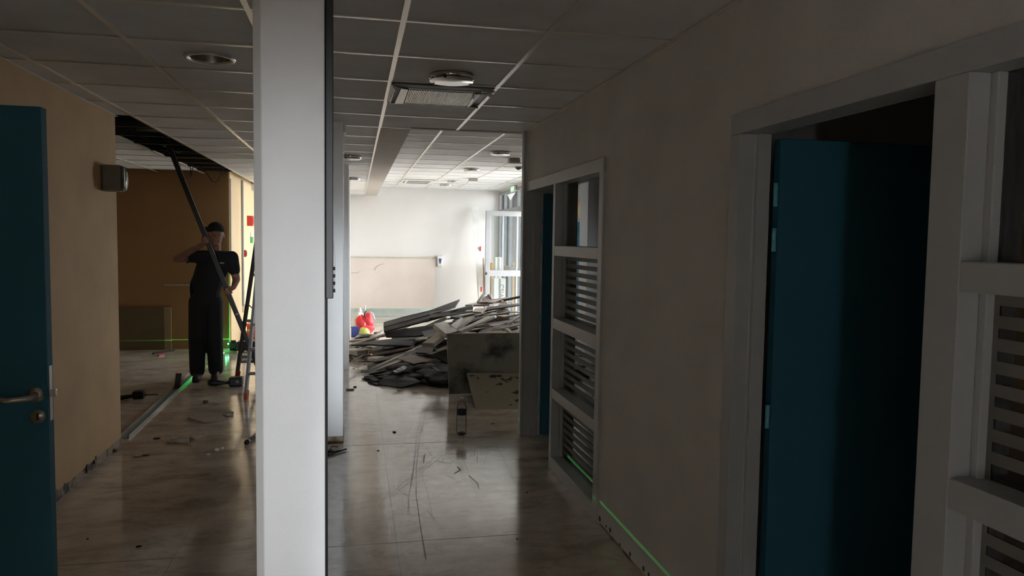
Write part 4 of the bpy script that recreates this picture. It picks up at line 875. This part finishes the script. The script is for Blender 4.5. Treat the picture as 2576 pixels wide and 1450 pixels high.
seg = [(V((-1.665, 9.0, .93)), V((-1.66, 9.0, 1.08)), .135, .125, .72), (V((-1.66, 9.0, 1.08)), V((-1.57, 9.0, 1.30)), .13, .14, .7),
       (shL+V((.05, 0, -.03)), shR+V((-.05, 0, -.03)), .07, .07, .9), (V((-1.56, 9.0, 1.40)), hp(0, .02, -.07), .062, .055),
       (hp(0, .015, .035), hp(0, .02, .05), .088, .088), (hp(0, -.02, -.045), hp(0, -.005, .02), .060, .075), (hp(0, -.045, -.085), hp(0, -.03, -.05), .032, .05),
       (hp(0, -.088, .012), hp(0, -.112, -.018), .011, .015), (hp(-.02, -.098, -.052), hp(.02, -.098, -.052), .009, .009),
       (hp(-.03, -.088, .02), hp(-.022, -.090, .018), .011, .009), (hp(.03, -.088, .02), hp(.022, -.090, .018), .011, .009),
       (hp(-.045, -.078, .040), hp(.045, -.078, .040), .012, .012),
       (hp(-.086, .01, .02), hp(-.084, .01, -.018), .014, .010), (hp(.086, .01, .02), hp(.084, .01, -.018), .014, .010),
       (shL, elL, .056, .044), (elL, wrL, .043, .028), (shR, elR, .056, .044), (elR, wrR, .043, .028)]
for s_, hx0, kn, an in ((-1, V((-1.745, 9.0, .90)), V((-1.76, 8.98, .49)), V((-1.755, 8.94, .09))), (1, V((-1.585, 9.0, .90)), V((-1.585, 9.0, .49)), V((-1.575, 9.03, .09)))):
    seg += [(hx0, kn, .085, .058), (kn, an, .055, .04), (an, an+V((0, -.10, -.045)), .038, .03)]
def hand(wr, grip, side):
    s_ = []; d = dv; outw = (wr-grip); outw = (outw-d*outw.dot(d)).normalized(); tan_ = d.cross(outw).normalized()*side
    pc = grip+outw*.034; s_.append((wr, pc, .028, .030)); s_.append((pc-d*.028, pc+d*.028, .018, .018))
    for i, off in enumerate((-.036, -.013, .010, .032)):
        L = (.92, 1.05, 1.0, .82)[i]
        k0 = pc+d*off; k1 = grip+d*off+tan_*.036+outw*.020; k2 = grip+d*off+tan_*.034*L-outw*.018*L; k3 = grip+d*off+tan_*.006-outw*.036*L
        s_ += [(k0, k1, .0105, .0095), (k1, k2, .0095, .0085), (k2, k3, .0085, .0075)]
    t0 = pc-d*.03-tan_*.012; t1 = grip-d*.045-tan_*.036+outw*.008; t2 = grip-d*.03-tan_*.028-outw*.024
    s_ += [(t0, t1, .013, .011), (t1, t2, .011, .009)]
    return s_
seg += hand(wrL, h1+sn*.017, 1) + hand(wrR, h2+sn*.017, -1)
capsules(seg, .0075, SKIN, 'body', man, 3)
# eyes
for s_ in (-1, 1):
    e_ = hp(s_*.031, -.087, .012); MB().lathe([(0, -.006), (.005, -.004), (.007, 0), (.005, .004), (0, .006)], e_, 10).build('eye', BLACK, man)
# t-shirt
sh = [(V((-1.688, 9.0, .89)), V((-1.668, 9.0, 1.06)), .178, .172, .74), (V((-1.66, 9.0, 1.06)), V((-1.59, 9.0, 1.28)), .172, .175, .70),
      (shL+V((.04, 0, -.01)), shR+V((-.04, 0, -.01)), .085, .085, .9), (V((-1.56, 9.0, 1.40)), V((-1.56, 8.99, 1.455)), .085, .072),
      (shL, shL+(elL-shL)*.58, .078, .066), (shR, shR+(elR-shR)*.58, .078, .066)]
uL, uR = (elL-shL).normalized(), (elR-shR).normalized()
shirt = capsules(sh, .010, SHIRT, 'tshirt', man, 4, cuts=[((0, 0, .865), (0, 0, -1)), (shL+uL*.125, uL), (V((-1.56, 9, 1.468)), (0, 0, 1))])
# (right sleeve hem)
LG = at(558, 663, 8.86); MB().slab([LG+V((-.03, 0, .008)), LG+V((.0, -.003, .016)), LG+V((.03, 0, .006)), LG+V((.02, 0, -.004)), LG+V((-.02, 0, -.002))], .003).build('chest_print', GREYP, shirt)
tr = [(V((-1.668, 9.0, .92)), V((-1.665, 9.0, .95)), .150, .145, .78)]
for hx0, kn, an in ((V((-1.745, 9.0, .88)), V((-1.762, 8.98, .49)), V((-1.760, 8.955, .10))), (V((-1.585, 9.0, .88)), V((-1.578, 9.0, .49)), V((-1.572, 9.03, .10)))):
    tr += [(hx0, kn, .108, .094), (kn, an, .093, .083)]
capsules(tr, .010, TROUS, 'trousers', man, 5, cuts=[((0, 0, .045), (0, 0, -1))])
for an in (V((-1.745, 8.90, 0)), V((-1.565, 9.0, 0))):
    s_ = [(an+V((0, .02, .055)), an+V((0, -.02, .06)), .048, .046), (an+V((0, -.02, .050)), an+V((.005, -.13, .038)), .044, .040), (an+V((0, .03, .02)), an+V((.005, -.14, .02)), .042, .040)]
    o = capsules(s_, .008, SHOE, 'shoe', man, 3, cuts=[((0, 0, .001), (0, 0, -1))])
# cap
cp_ = capsules([(hp(0, .022, .075), hp(0, .03, .085), .098, .092)], .008, SHIRT, 'cap', man, 3, cuts=[(hp(0, 0, .055), Rh @ V((0, .15, -1)))])
b = MB(); Rb = Rh @ Matrix.Rotation(.75, 3, 'Z').inverted()
pts = []
def cpt(x, y, z): return hd + Rh @ (Matrix.Rotation(-.8, 3, 'Z') @ V((x, y, z)))
n = 12
vs = [cpt(.075*math.cos(PI+PI*k/n), -.05+.045*math.sin(PI+PI*k/n)-.0, .072) for k in range(n+1)]+[cpt(.078*math.cos(PI+PI*k/n), -.06+.115*math.sin(PI+PI*k/n), .085+.010*math.sin(PI*k/n)) for k in range(n+1)]
lo = [v+V((0, 0, -.005)) for v in vs]; N = len(vs); fs = [(k, k+1, k+n+2, k+n+1) for k in range(n)]
b.add(vs+lo, fs+[tuple(i+N for i in f[::-1]) for f in fs]+[(k+n+1, k+n+2, k+n+2+N, k+n+1+N) for k in range(n)]); b.build('cap_brim', SHIRT, cp_)
# ------------------------------------------------------------------ ladder
ld = empty('stepladder', (-.95, 8.4, 0), 'tall aluminium stepladder with red feet standing behind the white pillar', 'ladder')
LA = (V((-1.335, 9.0, 0)), V((-.99, 8.45, 1.95))); LB = (V((-1.075, 7.8, 0)), V((-.96, 8.36, 1.95)))
rA = (V((-.55, 9.0, 0)), V((-.64, 8.45, 1.95))); rB = (V((-.55, 7.8, 0)), V((-.62, 8.36, 1.95)))
for (a, b2), m in ((LA, DARKMETAL), (LB, ALU), (rA, DARKMETAL), (rB, ALU)):
    stl = MB().bar(a+V((0, 0, .05)), b2, .028, .05).build('stile', m, ld, bevel=.003)
    MB().bar(a+V((0, 0, 0)), a+(b2-a)*.045, .036, .058).build('foot', mat('red_rubber_foot', (.45, .07, .03), .6) if 'red_rubber_foot' not in bpy.data.materials else bpy.data.materials['red_rubber_foot'], stl, bevel=.003)
for i in range(1, 8):
    t = i/8
    MB().bar(LB[0].lerp(LB[1], t), rB[0].lerp(rB[1], t), .08, .022).build('step', DARKMETAL, ld, bevel=.002)
for t in (.10, .13, .35, .62, .85): MB().bar(LA[0].lerp(LA[1], t), rA[0].lerp(rA[1], t), .025, .03).build('crossbar', DARKMETAL, ld)
MB().box(-1.02, -.60, 8.30, 8.50, 1.94, 1.975).build('top_platform', BLACK, ld, bevel=.004)
for t in (.45,): MB().bar(LA[0].lerp(LA[1], t), LB[0].lerp(LB[1], t), .006, .012).build('spreader', DARKMETAL, ld)
# tool tray / crate standing beyond the ladder
c = fl(636, 884); cr = empty('tool_case', (c.x, c.y, 0), 'black tool case on the floor behind the stepladder', 'tool case')
MB().box(c.x-.2, c.x+.25, c.y-.1, c.y+.15, .02, .15).build('case', BLACK, cr, bevel=.01)
MB().tube([(c.x-.16, c.y-.11, .02), (c.x-.16, c.y+.16, .02)], .02, 12).tube([(c.x+.2, c.y-.11, .02), (c.x+.2, c.y+.16, .02)], .02, 12).build('wheel', BLACKR, cr)
MB().tube([(c.x-.06, c.y, .15), (c.x-.06, c.y, .18), (c.x+.06, c.y, .18), (c.x+.06, c.y, .15)], .009, 8).build('handle', GREYP, cr)
c = fl(646, 850); oc = empty('orange_crate', (c.x, c.y, 0), 'orange plastic crate seen through the stepladder rungs', 'crate')
MB().box(c.x-.14, c.x+.2, c.y-.1, c.y+.2, 0, .22).build('body', ORANGEP, oc, bevel=.01)
MB().box(c.x-.155, c.x+.215, c.y-.115, c.y+.215, .2, .235).build('rim', ORANGEP, oc, bevel=.005)
# ------------------------------------------------------------------ floor track, stub, laser level, tools
tk = empty('floor_track', (-1.84, 7.85, 0), 'metal floor track running from the wall end towards the worker', 'track')
ta, tb = fl(312, 1104), fl(484, 944)
dd = (tb-ta).normalized(); sd_ = V((dd.y, -dd.x, 0))
TRM = mat('track_metal', (.32, .33, .31), .45, metal=.4)
MB().bar(ta+V((0, 0, .0015)), tb+V((0, 0, .0015)), .072, .002).build('base', TRM, tk)
for s_ in (-1, 1): MB().bar(ta+sd_*.036*s_+V((0, 0, .014)), tb+sd_*.036*s_+V((0, 0, .014)), .0015, .026).build('flange', TRM, tk)
c = fl(446, 978); sb = empty('stud_offcut', (c.x, c.y, 0), 'short stud offcut standing upright on the floor track', 'stud offcut')
Mx = Matrix.Translation(c) @ Matrix.Rotation(.12, 4, 'Y') @ Matrix.Rotation(.4, 4, 'Z')
MB().box(-.026, .026, -.001, .001, .002, .165, Mx).build('web', DARKMETAL, sb)
MB().box(-.027, -.025, 0, .034, .002, .165, Mx).build('flange', DARKMETAL, sb)
MB().box(.025, .027, 0, .034, .002, .165, Mx).build('flange', DARKMETAL, sb)
Lp = at(570, 866, 11.15); dvc = fl(587, 882)
ls = empty('laser_level', (dvc.x, dvc.y, 0), 'green laser level glowing on the floor by the orange wall corner', 'laser level')
MB().box(dvc.x-.055, dvc.x+.055, dvc.y-.05, dvc.y+.05, .03, .12).build('body', DEVGREEN, ls, bevel=.012)
MB().lathe([(0, 0), (.05, 0), (.055, .012), (.04, .03), (0, .032)], (dvc.x, dvc.y, 0), 20).build('base', BLACK, ls)
MB().box(dvc.x-.035, dvc.x+.035, dvc.y-.03, dvc.y+.03, .12, .145).build('head', BLACK, ls, bevel=.006)
MB().lathe([(0, -.011), (.008, -.008), (.011, 0), (.008, .008), (0, .011)], (dvc.x-.062, dvc.y-.03, .10), 12).build('window', LASERDOT, ls)
# the level's own light: one horizontal and one vertical fan of green
pd = bpy.data.lights.new('laser_fan', 'POINT'); pd.shadow_soft_size = 0; pd.energy = 1; pd.use_nodes = True
po = bpy.data.objects.new('laser_fan', pd); col.objects.link(po); po.location = (dvc.x-.085, dvc.y-.03, .135)
n_, l_ = pd.node_tree.nodes, pd.node_tree.links
em = n_['Emission']; tcn = n_.new('ShaderNodeTexCoord'); sep = n_.new('ShaderNodeSeparateXYZ'); l_.new(tcn.outputs['Normal'], sep.inputs[0])
def mth(op, a, b=None, c=None):
    q = n_.new('ShaderNodeMath'); q.operation = op
    for i, v in enumerate((a, b, c)):
        if v is None: continue
        if isinstance(v, (int, float)): q.inputs[i].default_value = v
        else: l_.new(v, q.inputs[i])
    return q.outputs[0]
px_ = mth('GREATER_THAN', sep.outputs[0], .1)
hw = mth('MULTIPLY_ADD', px_, -.0062, .0072)                 # half thickness: finer to the right, far away
hz = mth('LESS_THAN', mth('ABSOLUTE', sep.outputs[2]), hw)
hgain = mth('MULTIPLY_ADD', px_, 12.0, 1.0)
vz = mth('LESS_THAN', mth('ABSOLUTE', mth('ADD', sep.outputs[0], mth('MULTIPLY', sep.outputs[1], -.012))), .0045)
st_ = mth('ADD', mth('MULTIPLY', hz, hgain), mth('MULTIPLY', vz, mth('MULTIPLY_ADD', mth('MULTIPLY', mth('LESS_THAN', sep.outputs[1], 0), mth('LESS_THAN', sep.outputs[2], 0)), 20.0, 2.2)))
l_.new(mth('MULTIPLY', st_, 60.0), em.inputs['Strength']); em.inputs['Color'].default_value = (.03, 1, .16, 1)
# a soft green glow leaking from the level's housing
gl = bpy.data.lights.new('level_glow', 'POINT'); gl.energy = .5; gl.color = (.05, 1, .2); gl.shadow_soft_size = .01
go = bpy.data.objects.new('level_glow', gl); col.objects.link(go); go.location = (dvc.x-.09, dvc.y-.05, .11)
def drill(c, yaw, label, s_=1):
    o = empty('cordless_drill', c, label, 'drill')
    Mx = Matrix.Translation(c) @ Matrix.Rotation(yaw, 4, 'Z') @ Matrix.Scale(s_, 4)
    def tb_(pts, r_, nm, m): MB().tube([Mx @ V(p) for p in pts], r_, 12).build(nm, m, o)
    tb_([(0, 0, .035), (.09, 0, .035)], .032, 'motor_body', BLACK)
    tb_([(-.045, 0, .032), (0, 0, .033)], [.016, .022], 'chuck', DARKMETAL)
    tb_([(-.14, 0, .03), (-.045, 0, .032)], .005, 'bit', DARKMETAL)
    tb_([(.05, .0, .03), (.075, -.11, .024)], .02, 'grip', BLACKR)
    MB().box(.03, .13, -.17, -.10, .001, .065, Mx).build('battery', BLACK, o, bevel=.006)
    return o
def blower(c, yaw, label):
    o = empty('multi_tool', c, label, 'power tool')
    Mx = Matrix.Translation(c) @ Matrix.Rotation(yaw, 4, 'Z')
    MB().tube([Mx @ V(p) for p in ((-.17, 0, .04), (-.13, 0, .045), (-.09, 0, .04), (0, 0, .035), (.06, 0, .04))], [.025, .04, .036, .016, .02], 12).build('handle', BLACK, o)
    MB().box(.05, .19, -.055, .055, .001, .10, Mx).build('head', BLACK, o, bevel=.015)
    MB().lathe([(0, -.005), (.018, -.005), (.018, .005), (0, .005)], Mx @ V((.14, -.057, .055)), 14, 'y').build('button', GREYP, o)
    return o
blower(fl(565, 972), .0, 'black hand tool lying on the floor right of the worker feet')
c = fl(350, 1002)
tl2 = empty('cordless_screwdriver', c, 'black screwdriver tool on the floor of the left room', 'power tool')
MB().box(c.x-.055, c.x+.055, c.y-.05, c.y+.05, .001, .075).build('body', BLACK, tl2, bevel=.015)
MB().tube([c+V((.05, 0, .03)), c+V((.17, .03, .025))], .008, 8).build('shaft', DARKMETAL, tl2)
MB().tube([c+V((-.05, -.03, .03)), c+V((-.19, -.10, .022))], [.018, .026], 10).build('grip', BLACKR, tl2)
c = fl(410, 888); ps = empty('steel_bar', c, 'long dark bar with a red end on the left room floor', 'bar')
a, b2 = fl(385, 892), fl(438, 884)
MB().bar(a+V((0, 0, .012)), b2+V((0, 0, .012)), .03, .02).build('bar', BLACKR, ps)
MB().bar(fl(398, 897)+V((0, 0, .01)), fl(412, 894)+V((0, 0, .01)), .03, .015).build('red_end', RED, ps)
a, b2 = fl(622, 1118), fl(652, 1094); tb3 = empty('spirit_tube', a, 'steel tube with a black end lying beside the white pillar', 'tube')
MB().tube([a+V((0, 0, .018)), b2+V((0, 0, .018))+(b2-a)*.6], .016, 12).build('tube', STEEL, tb3)
MB().tube([a+V((0, 0, .018))-(b2-a).normalized()*.02, a+V((0, 0, .018))+(b2-a).normalized()*.03], .018, 12).build('end_cap', BLACK, tb3)
# tools at the foot of the second pillar
a, b2 = fl(826, 1147), fl(871, 1134); pk = empty('pliers', a, 'black handled cutter lying at the foot of the second pillar', 'cutter')
MB().tube([a+V((0, 0, .012)), b2+V((0, 0, .012))], [.012, .007], 8).build('handle', BLACK, pk)
MB().tube([fl(828, 1142)+V((0, 0, .02)), fl(834, 1130)+V((0, 0, .02)), fl(850, 1128)+V((0, 0, .012))], .005, 6).build('wire_handle', DARKMETAL, pk)
MB().lathe([(0, 0), (.03, .0), (.03, .02), (0, .022)], fl(829, 1141), 14).build('pivot', BLACKR, pk)
# cables hanging out of the ceiling gap
for pts, lb in (([(487, 412, 10.4), (500, 418, 10.4), (520, 435, 10.4), (533, 455, 10.4), (541, 460, 10.4), (550, 452, 10.4), (558, 432, 10.4), (568, 418, 10.4)], 'black cable looping down from the ceiling gap'),
                ([(487, 405, 10.2), (486, 418, 10.2), (483, 432, 10.2), (480, 446, 10.2)], 'short black cable end hanging beside the loop'),
                ([(340, 340, 8.0), (400, 362, 8.4), (450, 385, 9.4), (470, 392, 10)], 'grey cable lying along the open ceiling gap')):
    P3 = [at(*p) for p in pts]
    P3 = [P3[0]+V((0, 0, .35))]+P3+([P3[-1]+V((0, 0, .35))] if 'loop' in lb else [])
    o = MB().tube(P3, .006, 6).build('cable', BLACKR); tag(o, lb, 'cable')
# foil insulated ducts glimpsed in the ceiling gap
dk = empty('duct', (-2.0, 8.6, 2.7), 'shiny grey duct glimpsed inside the open ceiling gap', 'duct')
MB().box(-2.9, -1.7, 8.0, 8.35, 2.68, 2.9).build('casing', DARKMETAL, dk)
MB().box(-2.9, -1.7, 10.2, 10.5, 2.68, 2.9).build('casing', DARKMETAL, dk)
for yk in (8.175, 10.35):
    for x in (-2.05, -1.80): MB().bar((x, yk, 2.90), (x, yk, TOP), .01, .01).build('hanger', DARKMETAL, dk)
